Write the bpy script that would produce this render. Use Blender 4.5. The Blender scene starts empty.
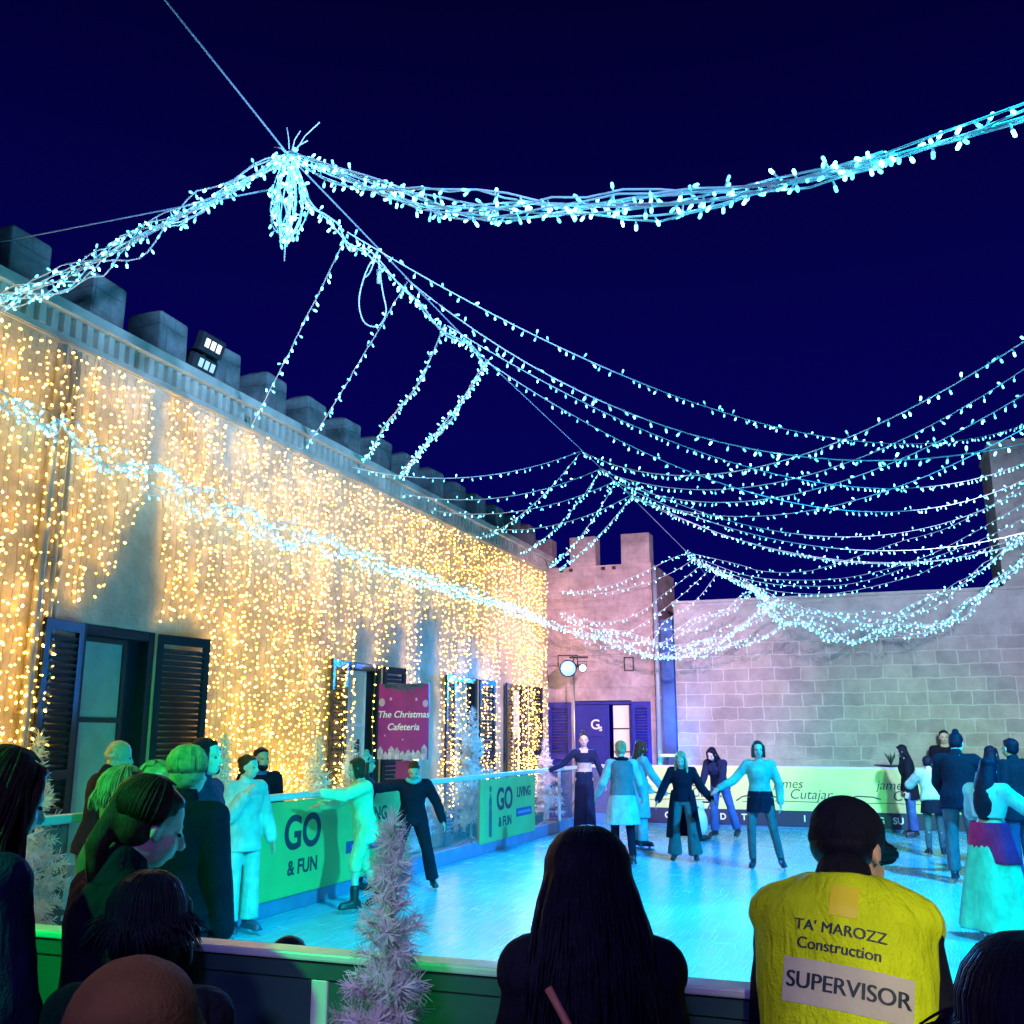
import bpy, bmesh, math, random
from mathutils import Vector as V, Matrix as M, noise
from mathutils.bvhtree import BVHTree
R = math.radians
PI = math.pi
rnd = random.Random(7)
sc = bpy.context.scene
col = sc.collection

# ------------------------------------------------------------------ camera
TH, YAW, FPX, CZ = R(12.6), R(20.25), 1000.0, 1.8
cam = bpy.data.cameras.new('camera')
cam.sensor_width = 36; cam.lens = 36*FPX/1024
cam.clip_end = 2000; cam.clip_start = .05
co = bpy.data.objects.new('camera', cam); col.objects.link(co)
co.location = (0, 0, CZ); co.rotation_euler = (PI/2+TH, 0, YAW)
sc.camera = co
CP = V((0, 0, CZ))
FW = V((-math.sin(YAW)*math.cos(TH), math.cos(YAW)*math.cos(TH), math.sin(TH)))
RT = V((math.cos(YAW), math.sin(YAW), 0)); UP = RT.cross(FW)
def ray(px, py): return FW + RT*((px-512)/FPX) + UP*((512-py)/FPX)
def onX(px, py, X): d = ray(px, py); return CP + d*(X/d.x)
def onY(px, py, Y): d = ray(px, py); return CP + d*(Y/d.y)
def onZ(px, py, Z): d = ray(px, py); return CP + d*((Z-CZ)/d.z)
def at(px, dep, z=0):
    d = ray(px, 736); d = V((d.x, d.y, 0)); return V((d.x, d.y, 0))*(dep/(d.length*.98)) + V((0, 0, z))

# ------------------------------------------------------------------ materials
MATS = {}
def mat(name, c, rough=.6, bump=0, bscale=60, var=0, vscale=8, metal=0, spec=.5, sheen=0, emis=None, estr=0, sss=0, sample=True, coat=0):
    if name in MATS: return MATS[name]
    m = bpy.data.materials.new(name); m.use_nodes = True
    nt = m.node_tree; b = nt.nodes['Principled BSDF']
    b.inputs['Base Color'].default_value = (*c, 1)
    b.inputs['Roughness'].default_value = rough; b.inputs['Metallic'].default_value = metal
    b.inputs['Specular IOR Level'].default_value = spec
    b.inputs['Sheen Weight'].default_value = sheen
    b.inputs['Coat Weight'].default_value = coat
    if sss:
        b.inputs['Subsurface Weight'].default_value = sss
        b.inputs['Subsurface Radius'].default_value = (.01, .004, .002)
    if emis:
        b.inputs['Emission Color'].default_value = (*emis, 1); b.inputs['Emission Strength'].default_value = estr
        if not sample: m.cycles.emission_sampling = 'NONE'
    if bump or var:
        tc = nt.nodes.new('ShaderNodeTexCoord')
        if bump:
            n = nt.nodes.new('ShaderNodeTexNoise'); n.inputs['Scale'].default_value = bscale; n.inputs['Detail'].default_value = 6
            bp = nt.nodes.new('ShaderNodeBump'); bp.inputs['Strength'].default_value = bump; bp.inputs['Distance'].default_value = .02
            nt.links.new(tc.outputs['Object'], n.inputs['Vector']); nt.links.new(n.outputs['Fac'], bp.inputs['Height'])
            nt.links.new(bp.outputs['Normal'], b.inputs['Normal'])
        if var:
            n = nt.nodes.new('ShaderNodeTexNoise'); n.inputs['Scale'].default_value = vscale; n.inputs['Detail'].default_value = 5
            mx = nt.nodes.new('ShaderNodeMix'); mx.data_type = 'RGBA'
            mx.inputs['A'].default_value = (*[x*(1-var) for x in c], 1); mx.inputs['B'].default_value = (*[min(1, x*(1+var)) for x in c], 1)
            mr = nt.nodes.new('ShaderNodeMapRange'); mr.inputs[1].default_value = .3; mr.inputs[2].default_value = .7
            nt.links.new(tc.outputs['Object'], n.inputs['Vector']); nt.links.new(n.outputs['Fac'], mr.inputs[0])
            nt.links.new(mr.outputs[0], mx.inputs['Factor']); nt.links.new(mx.outputs['Result'], b.inputs['Base Color'])
    MATS[name] = m
    return m

def stone(name, c1, c2, mortar, bw=.62, bh=.27, axis='Y', msize=.012, zband=None, rough=.85, stain=.35, joint=1.0, off=0.0):
    """limestone ashlar: brick pattern over (axis, Z); zband=(lo,hi) keeps strong joints only inside a ragged band"""
    m = bpy.data.materials.new(name); m.use_nodes = True; nt = m.node_tree; b = nt.nodes['Principled BSDF']
    N = lambda t: nt.nodes.new(t); L = nt.links.new
    tc = N('ShaderNodeTexCoord'); sx = N('ShaderNodeSeparateXYZ'); cb = N('ShaderNodeCombineXYZ')
    L(tc.outputs['Object'], sx.inputs[0]); L(sx.outputs[axis], cb.inputs[0]); L(sx.outputs['Z'], cb.inputs[1])
    wob = N('ShaderNodeTexNoise'); wob.inputs['Scale'].default_value = 3.5; L(tc.outputs['Object'], wob.inputs['Vector'])
    wm = N('ShaderNodeVectorMath'); wm.operation = 'SCALE'; wm.inputs['Scale'].default_value = .07; L(wob.outputs['Color'], wm.inputs[0])
    wa = N('ShaderNodeVectorMath'); wa.operation = 'ADD'; L(cb.outputs[0], wa.inputs[0]); L(wm.outputs[0], wa.inputs[1])
    br = N('ShaderNodeTexBrick'); br.offset = .5; br.squash = .75; br.squash_frequency = 3
    br.inputs['Scale'].default_value = 1; br.inputs['Brick Width'].default_value = bw; br.inputs['Row Height'].default_value = bh
    br.inputs['Mortar Size'].default_value = msize; br.inputs['Mortar Smooth'].default_value = .4; br.inputs['Bias'].default_value = -.2
    br.inputs['Color1'].default_value = (*c1, 1); br.inputs['Color2'].default_value = (*c2, 1); br.inputs['Mortar'].default_value = (*mortar, 1)
    L(wa.outputs[0], br.inputs['Vector'])
    n1 = N('ShaderNodeTexNoise'); n1.inputs['Scale'].default_value = 1.3; n1.inputs['Detail'].default_value = 8; n1.inputs['Roughness'].default_value = .65
    L(tc.outputs['Object'], n1.inputs['Vector'])
    plain = N('ShaderNodeMix'); plain.data_type = 'RGBA'
    plain.inputs['A'].default_value = (*[x*.95 for x in mortar], 1); plain.inputs['B'].default_value = (*[(x+y)/2 for x, y in zip(c2, mortar)], 1)
    L(n1.outputs['Fac'], plain.inputs['Factor'])
    mx = N('ShaderNodeMix'); mx.data_type = 'RGBA'
    if zband:
        n2 = N('ShaderNodeTexNoise'); n2.inputs['Scale'].default_value = .8; n2.inputs['Detail'].default_value = 4; L(tc.outputs['Object'], n2.inputs['Vector'])
        ad = N('ShaderNodeMath'); ad.operation = 'MULTIPLY_ADD'; ad.inputs[1].default_value = 1.8; L(n2.outputs['Fac'], ad.inputs[0]); L(sx.outputs['Z'], ad.inputs[2])
        a = N('ShaderNodeMapRange'); a.inputs[1].default_value = zband[1]+.9+.35; a.inputs[2].default_value = zband[1]+.9-.15; L(ad.outputs[0], a.inputs[0])
        c = N('ShaderNodeMapRange'); c.inputs[1].default_value = zband[0]+.8; c.inputs[2].default_value = zband[0]+1.0; L(ad.outputs[0], c.inputs[0])
        ml = N('ShaderNodeMath'); ml.operation = 'MULTIPLY'; L(a.outputs[0], ml.inputs[0]); L(c.outputs[0], ml.inputs[1])
        jf = ml.outputs[0]
        L(jf, mx.inputs['Factor'])
    else:
        mx.inputs['Factor'].default_value = joint; jf = None
    L(plain.outputs['Result'], mx.inputs['A']); L(br.outputs['Color'], mx.inputs['B'])
    n3 = N('ShaderNodeTexNoise'); n3.inputs['Scale'].default_value = 2.2; n3.inputs['Detail'].default_value = 9; n3.inputs['Roughness'].default_value = .7; L(tc.outputs['Object'], n3.inputs['Vector'])
    st = N('ShaderNodeMapRange'); st.inputs[1].default_value = .35; st.inputs[2].default_value = .7; st.inputs[3].default_value = 1-stain; st.inputs[4].default_value = 1.1; L(n3.outputs['Fac'], st.inputs[0])
    fin = N('ShaderNodeMix'); fin.data_type = 'RGBA'; fin.blend_type = 'MULTIPLY'; fin.inputs['Factor'].default_value = 1
    L(mx.outputs['Result'], fin.inputs['A']); L(st.outputs[0], fin.inputs['B']); L(fin.outputs['Result'], b.inputs['Base Color'])
    n4 = N('ShaderNodeTexNoise'); n4.inputs['Scale'].default_value = 25; n4.inputs['Detail'].default_value = 6; L(tc.outputs['Object'], n4.inputs['Vector'])
    hh = N('ShaderNodeMath'); hh.operation = 'MULTIPLY_ADD'; hh.inputs[1].default_value = -.8 if joint > .3 else -.3; L(br.outputs['Fac'], hh.inputs[0]); L(n4.outputs['Fac'], hh.inputs[2])
    bp = N('ShaderNodeBump'); bp.inputs['Strength'].default_value = .5; bp.inputs['Distance'].default_value = .03; L(hh.outputs[0], bp.inputs['Height']); L(bp.outputs['Normal'], b.inputs['Normal'])
    b.inputs['Roughness'].default_value = rough; b.inputs['Specular IOR Level'].default_value = .25
    return m

def glassy(name, tint=(.9, .95, 1), refl=.10):
    m = bpy.data.materials.new(name); m.use_nodes = True; nt = m.node_tree; nt.nodes.clear()
    o = nt.nodes.new('ShaderNodeOutputMaterial'); t = nt.nodes.new('ShaderNodeBsdfTransparent'); g = nt.nodes.new('ShaderNodeBsdfPrincipled'); x = nt.nodes.new('ShaderNodeMixShader')
    t.inputs[0].default_value = (*tint, 1); g.inputs['Base Color'].default_value = (.6, .65, .7, 1); g.inputs['Roughness'].default_value = .12
    x.inputs[0].default_value = refl; nt.links.new(t.outputs[0], x.inputs[1]); nt.links.new(g.outputs[0], x.inputs[2]); nt.links.new(x.outputs[0], o.inputs[0])
    return m

# ------------------------------------------------------------------ object helpers
def link(o, parent=None):
    col.objects.link(o)
    if parent: o.parent = parent
    return o
def tag(o, label=None, cat=None, group=None, kind=None):
    if label: o['label'] = label
    if cat: o['category'] = cat
    if group: o['group'] = group
    if kind: o['kind'] = kind
    return o
def thing(name, label, cat, loc=(0, 0, 0), rz=0, group=None):
    o = bpy.data.objects.new(name, None); link(o); o.empty_display_size = .1
    o.location = loc; o.rotation_euler = (0, 0, rz)
    return tag(o, label, cat, group)

class MB:
    """collects shapes into one mesh"""
    def __init__(s): s.v = []; s.f = []; s.mi = []; s.cur = 0
    def add(s, vs, fs):
        n = len(s.v); s.v += [tuple(x) for x in vs]; s.f += [tuple(n+i for i in q) for q in fs]; s.mi += [s.cur]*len(fs); return s
    def box(s, c, d, rot=None, taper=1.0):
        hx, hy, hz = d[0]/2, d[1]/2, d[2]/2
        vs = [V((x*hx*(taper if z > 0 else 1), y*hy*(taper if z > 0 else 1), z*hz)) for z in (-1, 1) for y in (-1, 1) for x in (-1, 1)]
        if rot: vs = [rot @ q for q in vs]
        vs = [q+V(c) for q in vs]
        return s.add(vs, [(0, 2, 3, 1), (4, 5, 7, 6), (0, 1, 5, 4), (2, 6, 7, 3), (0, 4, 6, 2), (1, 3, 7, 5)])
    def loft(s, secs, n=14, caps=True):
        vs = []; fs = []
        for c, ax, ay in secs:
            for k in range(n):
                t = 2*PI*k/n; vs.append(c + ax*math.cos(t) + ay*math.sin(t))
        for i in range(len(secs)-1):
            for k in range(n):
                a = i*n+k; b = i*n+(k+1) % n; fs.append((a, b, b+n, a+n))
        if caps:
            fs.append(tuple(reversed(range(n)))); m = (len(secs)-1)*n; fs.append(tuple(range(m, m+n)))
        return s.add(vs, fs)
    def cap(s, a, b, ra, rb, n=12, hemi=True):
        a = V(a); b = V(b); d = (b-a); L = d.length; d = d/L if L > 1e-6 else V((0, 0, 1))
        x = d.orthogonal().normalized(); y = d.cross(x); secs = []
        if hemi:
            for k in (80, 55, 28): secs.append((a-d*ra*math.sin(R(k)), x*ra*math.cos(R(k)), y*ra*math.cos(R(k))))
        secs.append((a, x*ra, y*ra)); secs.append((b, x*rb, y*rb))
        if hemi:
            for k in (28, 55, 80): secs.append((b+d*rb*math.sin(R(k)), x*rb*math.cos(R(k)), y*rb*math.cos(R(k))))
        return s.loft(secs, n)
    def cyl(s, a, b, r, n=10): return s.cap(a, b, r, r, n, False)
    def ell(s, c, r, rot=None, n=16, m=10):
        c = V(c); secs = []
        rot = rot or M.Identity(3)
        for k in range(m+1):
            t = -PI/2 + PI*k/m; z = math.sin(t)*.9995; w = max(.02, math.cos(t))
            secs.append((c + rot @ V((0, 0, r[2]*z)), rot @ V((r[0]*w, 0, 0)), rot @ V((0, r[1]*w, 0))))
        return s.loft(secs, n)
    def tube(s, pts, r, n=5):
        pts = [V(p) for p in pts]; secs = []; x = None
        for i, p in enumerate(pts):
            d = (pts[min(i+1, len(pts)-1)]-pts[max(i-1, 0)])
            if d.length < 1e-7: d = V((0, 0, 1))
            d.normalize()
            if x is None: x = d.orthogonal().normalized()
            else:
                x = x - d*x.dot(d)
                x = x.normalized() if x.length > 1e-5 else d.orthogonal().normalized()
            rr = r[i] if isinstance(r, (list, tuple)) else r
            secs.append((p, x*rr, d.cross(x)*rr))
        return s.loft(secs, n)
    def build(s, name, mats, parent=None, smooth=True, bevel=0):
        me = bpy.data.meshes.new(name); me.from_pydata(s.v, [], s.f)
        for m in (mats if isinstance(mats, (list, tuple)) else [mats]): me.materials.append(m)
        me.polygons.foreach_set('material_index', s.mi)
        if smooth:
            me.polygons.foreach_set('use_smooth', [True]*len(s.f))
        me.update()
        o = bpy.data.objects.new(name, me); link(o, parent)
        if bevel:
            b = o.modifiers.new('b', 'BEVEL'); b.width = bevel; b.segments = 2; b.limit_method = 'ANGLE'
        if smooth and bevel == 0: pass
        return o
    def blob(s, name, m, parent, voxel=.012, it=3, wr=0, wscale=.12):
        o = s.build(name, m, parent)
        r = o.modifiers.new('r', 'REMESH'); r.mode = 'VOXEL'; r.voxel_size = voxel; r.use_smooth_shade = True
        if it:
            q = o.modifiers.new('s', 'SMOOTH'); q.factor = .5; q.iterations = it
        if wr:
            t = bpy.data.textures.get('cloth%.3f' % wscale) or bpy.data.textures.new('cloth%.3f' % wscale, 'CLOUDS')
            t.noise_scale = wscale; t.noise_depth = 3
            d = o.modifiers.new('d', 'DISPLACE'); d.texture = t; d.strength = wr; d.mid_level = .5; d.texture_coords = 'GLOBAL'
        return o

def flat(o):
    o.data.polygons.foreach_set('use_smooth', [False]*len(o.data.polygons)); return o
def text(body, size, m, parent, mw, name='lettering', shear=0, bold=0, ext=.002, space=1.0, align='CENTER'):
    cu = bpy.data.curves.new('t', 'FONT'); cu.body = body; cu.size = size; cu.align_x = align; cu.align_y = 'CENTER'
    cu.shear = shear; cu.offset = bold; cu.extrude = ext; cu.space_character = space
    t = bpy.data.objects.new('t', cu); col.objects.link(t)
    me = bpy.data.meshes.new_from_object(t.evaluated_get(bpy.context.evaluated_depsgraph_get()))
    bpy.data.objects.remove(t); me.materials.clear(); me.materials.append(m); me.transform(mw)
    o = bpy.data.objects.new(name, me); return link(o, parent)
def frame(o, x, y):
    """matrix from text plane to world: x axis, y axis, origin"""
    x = V(x).normalized(); y = V(y).normalized(); z = x.cross(y)
    return M((( x.x, y.x, z.x, o[0]), (x.y, y.y, z.y, o[1]), (x.z, y.z, z.z, o[2]), (0, 0, 0, 1)))

# ------------------------------------------------------------------ people
SKIN = mat('skin', (.55, .36, .27), .5, .15, 90, .12, 14, sss=.15)
SKIN_PALE = mat('skin_pale', (.66, .46, .38), .5, .1, 90, .1, 14, sss=.15)
EYE = mat('eye_dark', (.02, .015, .015), .15)
LIP = mat('lip', (.38, .15, .13), .5)
BLADE = mat('blade_steel', (.6, .6, .62), .25, metal=1)
BOOT_D = mat('boot_dark', (.015, .015, .025), .45, .2, 40)
BOOT_B = mat('boot_blue', (.05, .07, .16), .45, .2, 40)
def cloth(name, c, rough=.85):
    if 'cloth_'+name in MATS: return MATS['cloth_'+name]
    m = mat('cloth_'+name, c, rough, .35, 160, .22, 7, spec=.12); nt = m.node_tree; N = nt.nodes.new; L = nt.links.new; b = nt.nodes['Principled BSDF']
    tc = N('ShaderNodeTexCoord'); mp = N('ShaderNodeMapping'); mp.inputs['Scale'].default_value = (1, 1, .38); mp.inputs['Rotation'].default_value = (.25, .3, 0); L(tc.outputs['Object'], mp.inputs[0])
    n = N('ShaderNodeTexNoise'); n.inputs['Scale'].default_value = 15; n.inputs['Detail'].default_value = 3; n.inputs['Distortion'].default_value = 1.4; L(mp.outputs[0], n.inputs['Vector'])
    bp = N('ShaderNodeBump'); bp.inputs['Strength'].default_value = .7; bp.inputs['Distance'].default_value = .028; L(n.outputs['Fac'], bp.inputs['Height'])
    old = b.inputs['Normal'].links[0].from_node; L(bp.outputs['Normal'], old.inputs['Normal'])
    return m
BLACK = cloth('black', (.009, .010, .024)); NAVY = cloth('navy', (.015, .02, .06)); WHITE = cloth('white', (.50, .52, .54))
CREAM = cloth('cream', (.6, .58, .5)); GREY = cloth('grey', (.10, .115, .12)); JEANS = cloth('jeans', (.06, .12, .33)); DKJ = cloth('dark_jeans', (.03, .05, .12))
MINT = cloth('mint', (.13, .38, .28)); GREENS = cloth('green', (.16, .42, .33)); TAUPE = cloth('taupe', (.2, .18, .2)); RED = cloth('red', (.45, .02, .04))
MAG = cloth('magenta', (.75, .01, .08)); TEAL = cloth('teal', (.1, .42, .45)); BROWN = mat('knit_brown', (.15, .07, .035), .9, .3, 200, .15, 20, spec=.1); LIME = cloth('light_green', (.4, .6, .35)); OLIVE = cloth('olive', (.1, .13, .08))
def hairm(name, c):
    m = mat('hair_'+name, c, .45, 0, 0, .35, 30, spec=.1); nt = m.node_tree; N = nt.nodes.new; L = nt.links.new
    tc = N('ShaderNodeTexCoord'); mp = N('ShaderNodeMapping'); mp.inputs['Scale'].default_value = (1, 1, .06); L(tc.outputs['Object'], mp.inputs[0])
    n = N('ShaderNodeTexNoise'); n.inputs['Scale'].default_value = 260; n.inputs['Detail'].default_value = 4; n.inputs['Distortion'].default_value = .6; L(mp.outputs[0], n.inputs['Vector'])
    bp = N('ShaderNodeBump'); bp.inputs['Strength'].default_value = .8; bp.inputs['Distance'].default_value = .006; L(n.outputs['Fac'], bp.inputs['Height']); L(bp.outputs['Normal'], nt.nodes['Principled BSDF'].inputs['Normal'])
    return m
H_BLACK = hairm('black', (.007, .007, .022)); H_BROWN = hairm('brown', (.05, .03, .018)); H_BLOND = hairm('blond', (.42, .32, .16)); H_GREY = hairm('grey', (.4, .38, .36)); H_RED = hairm('reddish', (.12, .05, .02))

TORSO = [(-.11, .12, .09, 0), (-.03, .165, .112, -.01), (.06, .15, .10, 0), (.15, .128, .09, .005), (.25, .145, .10, .005), (.34, .162, .108, 0), (.41, .165, .095, -.01), (.455, .115, .07, -.012), (.50, .060, .058, 0), (.57, .050, .052, .012)]
ARM_DOWN = {'L': ((-.16, .02, -1), (-.06, .18, -1)), 'R': ((.16, .02, -1), (.06, .18, -1))}
LEG_STAND = {'L': ((-.05, .03, -1), (-.02, -.05, -1)), 'R': ((.05, .03, -1), (.02, -.05, -1))}
person_objs = []

def person(label, pos, H=1.7, face=0, lean=0, side=0, twist=0, head=(0, 0), arms=None, legs=None, top=None, bottom=None, skirt=None,
           coat=None, hair=('short', None), hat=None, shoes='skate', boot=None, skin=None, vox=.012, female=True, extra=None, group=None, fit=1.0, handcurl=1.0, scarf=None, wr=.012, drop=0, hunch=.018, strands=0, sr=1.0, shr=.4):
    s = H/1.70
    skin = skin or SKIN_PALE
    pos = V(pos)
    dirv = V((pos.x, pos.y, 0)).normalized(); a = R(-face)
    fx = dirv.x*math.cos(a)-dirv.y*math.sin(a); fy = dirv.x*math.sin(a)+dirv.y*math.cos(a)
    rz = math.atan2(-fx, fy)
    root = thing('person', label, 'person', pos, rz, group)
    arms = arms or ARM_DOWN; legs = legs or LEG_STAND
    W = .95 if female else 1.05
    W *= fit
    # legs
    TL, SL, FH = .43, .41, .085
    lift = .055 if shoes == 'skate' else .015
    L = {}
    for k, sg in (('L', -1), ('R', 1)):
        t = V(legs[k][0]).normalized(); q = V(legs[k][1]).normalized(); L[k] = (V((sg*.088*W, 0, -.02)), t, q)
    pz = max(-(h+t*TL+q*SL).z for h, t, q in L.values()) + FH + lift - drop/s
    P0 = V((0, 0, pz))
    T = M.Rotation(R(side), 3, 'Y') @ M.Rotation(R(-lean), 3, 'X') @ M.Rotation(R(twist), 3, 'Z')
    def tp(x, y, z): return (P0 + T @ V((x, y, z)))*s
    def tv(x, y, z): return (T @ V((x, y, z)))*s
    def torso(mb, off=0, lo=-9, hi=9, wx=1.0, hem=None, n=20):
        secs = []
        rows = [r for r in TORSO if lo <= r[0] <= hi]
        if hem is not None:
            rows = [(hem, .165+.02, .115, 0), ((hem-.05)/2, .168, .114, 0)] + [r for r in rows if r[0] > -.04]
        for z, hw, hd, yo in rows:
            bust = .018 if (female and .2 < z < .36) else 0
            secs.append((tp(0, yo+bust*.6, z), tv((hw*W*wx+off), 0, 0), tv(0, (hd*fit+off+bust*.6), 0)))
        mb.loft(secs, n)
    # ---- joints
    J = {}
    for k, sg in (('L', -1), ('R', 1)):
        u = V(arms[k][0]).normalized(); f = V(arms[k][1]).normalized()
        sh = tp(sg*.172*W, -.008, .405+hunch*shr); el = sh + u*.285*s; wr_ = el + f*.245*s
        h, t, q = L[k]; hip = (P0+h)*s; kn = hip + t*TL*s; an = kn + q*SL*s
        ff = (M.Rotation(R(-8*sg), 3, 'Z') @ V((1, 0, 0))).cross(q).normalized()
        J[k] = dict(sh=sh, el=el, wr=wr_, hip=hip, kn=kn, an=an, u=u, f=f, q=q, ff=ff, sg=sg)
    nb = tp(0, 0, .50)
    RH = T @ M.Rotation(R(-head[0]), 3, 'Z') @ M.Rotation(R(-head[1]), 3, 'X')
    hc = nb + (T @ V((0, .012+hunch*.5, .045-hunch)))*s + (RH @ V((0, .015, .095)))*s
    def hp(x, y, z): return hc + (RH @ V((x, y, z)))*s
    def he(mb, c, r, **k): mb.ell(hp(*c), [q*s for q in r], RH, **k)
    # ---- body
    b = MB(); torso(b, -.008 if top else 0); lk = .86 if bottom else 1.0
    b.cap(nb-(T @ V((0, 0, .05)))*s, hc-(RH @ V((0, .02, .05)))*s, .056*s*W, .052*s*W)
    he(b, (0, -.014, .030), (.074, .094, .086)); he(b, (0, .022, -.040), (.060, .068, .072)); he(b, (0, .052, -.083), (.026, .026, .022))
    he(b, (0, .062, .020), (.052, .022, .018)); b.cap(hp(0, .082, .012), hp(0, .103, -.026), .009*s, .015*s); he(b, (0, .084, -.058), (.024, .012, .012))
    for sg in (-1, 1):
        he(b, (sg*.076, -.006, -.012), (.008, .015, .029)); he(b, (sg*.040, .060, -.032), (.020, .018, .018))
    for k, j in J.items():
        b.cap(tp(j['sg']*.10, 0, .40+hunch*shr), j['sh'], .06*s, .054*s); b.cap(j['sh'], j['el'], .047*s*W, .036*s*W); b.cap(j['el'], j['wr'], .038*s*W, .025*s*W)
        # hand
        f = j['f']; up = V((0, 0, 1)); sidev = f.cross(up); sidev = sidev.normalized() if sidev.length > .1 else V((1, 0, 0))
        nrm = sidev.cross(f).normalized()      # palm plane: spread along 'spr'
        vert = abs(f.z) > .6
        spr = (V((0, 1, 0)) - f*f.y).normalized() if vert else sidev*(-j['sg'])
        pn = f.cross(spr).normalized()*(1 if vert else 1)
        inn = V((-j['sg'], 0, 0)) if vert else V((0, 0, -1))
        if pn.dot(inn) < 0: pn = -pn
        w0 = j['wr']; pc = w0+f*.05*s
        rot = M((spr, pn, f)).transposed()
        b.ell(pc, (.040*s, .017*s, .056*s), rot)
        for i, ln in enumerate((.070, .078, .074, .058)):
            base = w0+f*.088*s+spr*(.030-.020*i)*s
            d1 = (f+pn*.25*handcurl+spr*(.10-.07*i)).normalized(); d2 = (f+pn*.9*handcurl).normalized()
            m1 = base+d1*ln*.55*s; m2 = m1+d2*ln*.5*s
            b.cap(base-f*.02*s, m1, .0092*s, .0085*s, 8); b.cap(m1, m2, .0085*s, .0072*s, 8)
        tb = w0+f*.03*s+spr*.03*s; t1 = tb+(f*.6+spr*.75+pn*.3).normalized()*.04*s; t2 = t1+(f*.9+spr*.2+pn*.35).normalized()*.03*s
        b.cap(tb, t1, .013*s, .0105*s, 8); b.cap(t1, t2, .0105*s, .0085*s, 8)
        b.cap(j['hip'], j['kn'], .082*s*W*lk, .054*s*lk); b.cap(j['kn'], j['kn']+j['q']*.14*s-j['ff']*.012*s, .054*s*lk, .055*s*lk); b.cap(j['kn']+j['q']*.13*s, j['an'], .052*s*lk, .036*s*lk)
        b.cap(j['an']+j['q']*.04*s-j['ff']*.03*s, j['an']+j['q']*.055*s+j['ff']*.13*s, .034*s, .028*s)
    body = b.blob('body', skin, root, min(vox, .0095), 2)
    # ---- face details
    cd = -dirv; fd = V((fx, fy, 0))
    if True:
        for sg in (-1, 1):
            e = MB(); he(e, (sg*.031, .0765, .0), (.0125, .006, .006), n=10, m=6); e.build('eye', EYE, root)
        mo = MB(); he(mo, (0, .0915, -.058), (.021, .005, .006), n=10, m=6); mo.build('mouth', LIP, root)
    # ---- trousers
    if bottom:
        bm = MB(); m_, off, flare, length = bottom
        secs = [r for r in TORSO if r[0] <= .12]
        bm.loft([(tp(0, yo, z), tv(hw*W+off+.006, 0, 0), tv(0, hd*fit+off+.006, 0)) for z, hw, hd, yo in secs], 20)
        for j in J.values():
            bm.cap(j['hip'], j['kn'], (.086*W+off)*s, (.058+off)*s)
            e = j['kn']+(j['an']-j['kn'])*length
            bm.cap(j['kn'], e, (.058+off)*s, (.046+off+flare)*s, hemi=False)
        bm.blob('trousers', m_, root, vox, 2, wr)
    # ---- shoes
    for j in J.values():
        if legs.get('hide'): break
        bt = MB(); an, q, ff = j['an'], j['q'], j['ff']
        bt.cap(an-q*.13*s, an+q*.02*s, .055*s, .047*s); bt.cap(an+q*.03*s-ff*.035*s, an+q*.045*s+ff*.15*s, .046*s, .036*s)
        bt.box(an+q*.075*s+ff*.055*s, (.085*s, .27*s, .022*s), M((ff.cross(-q), ff, -q)).transposed())
        sh = bt.blob('ice_skate' if shoes == 'skate' else 'shoe', boot or BOOT_D, root, .011, 2)
        if shoes == 'skate':
            bl = MB(); rot = M((ff.cross(-q), ff, -q)).transposed()
            bl.box(an+q*.128*s+ff*.055*s, (.005, .30*s, .022*s), rot)
            for dy in (-.03, .12): bl.box(an+q*.10*s+ff*dy*s, (.018, .05*s, .034*s), rot)
            flat(bl.build('blade', BLADE, sh))
    # ---- skirt / coat tail
    def skirt_mesh(name, m_, z0, z1, r0, r1, gap=0, folds=9, amp=.018, sway=(0, 0), n=56, rows=9):
        vs = []; fs = []
        for i in range(rows):
            t = i/(rows-1); z = z0+(z1-z0)*t
            c0 = tp(0, 0, z) if z > 0 else (P0*s + V((0, 0, z*s)))
            c = c0 + V((sway[0]*t*t*s, sway[1]*t*t*s, 0))
            rr = r0+(r1-r0)*(t**.8)
            for k in range(n+1):
                u = k/n; th = PI/2+R(gap)/2+u*(2*PI-R(gap))
                ro = rr*(1+.0)+amp*t*math.sin(folds*th+1.3*math.sin(2*th))+.006*t*math.sin(23*th+z*9)
                vs.append(c+V((math.cos(th)*ro*W*s, math.sin(th)*ro*.74*s, 0)))
        for i in range(rows-1):
            for k in range(n):
                a_ = i*(n+1)+k; fs.append((a_, a_+1, a_+n+2, a_+n+1))
        mb = MB(); mb.add(vs, fs); o = mb.build(name, m_, root)
        so = o.modifiers.new('so', 'SOLIDIFY'); so.thickness = .010*s; so.offset = 1
        su = o.modifiers.new('su', 'SUBSURF'); su.levels = 1; su.render_levels = 1
        return o
    if skirt: skirt_mesh('skirt', skirt[0], skirt[1], skirt[2], skirt[3], skirt[4], **(skirt[5] if len(skirt) > 5 else {}))
    if coat: skirt_mesh('coat_tail', coat[0], .12, coat[1], .172+.02, coat[2], gap=coat[3] if len(coat) > 3 else 55, folds=5, amp=.012, sway=coat[4] if len(coat) > 4 else (0, 0))
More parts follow.
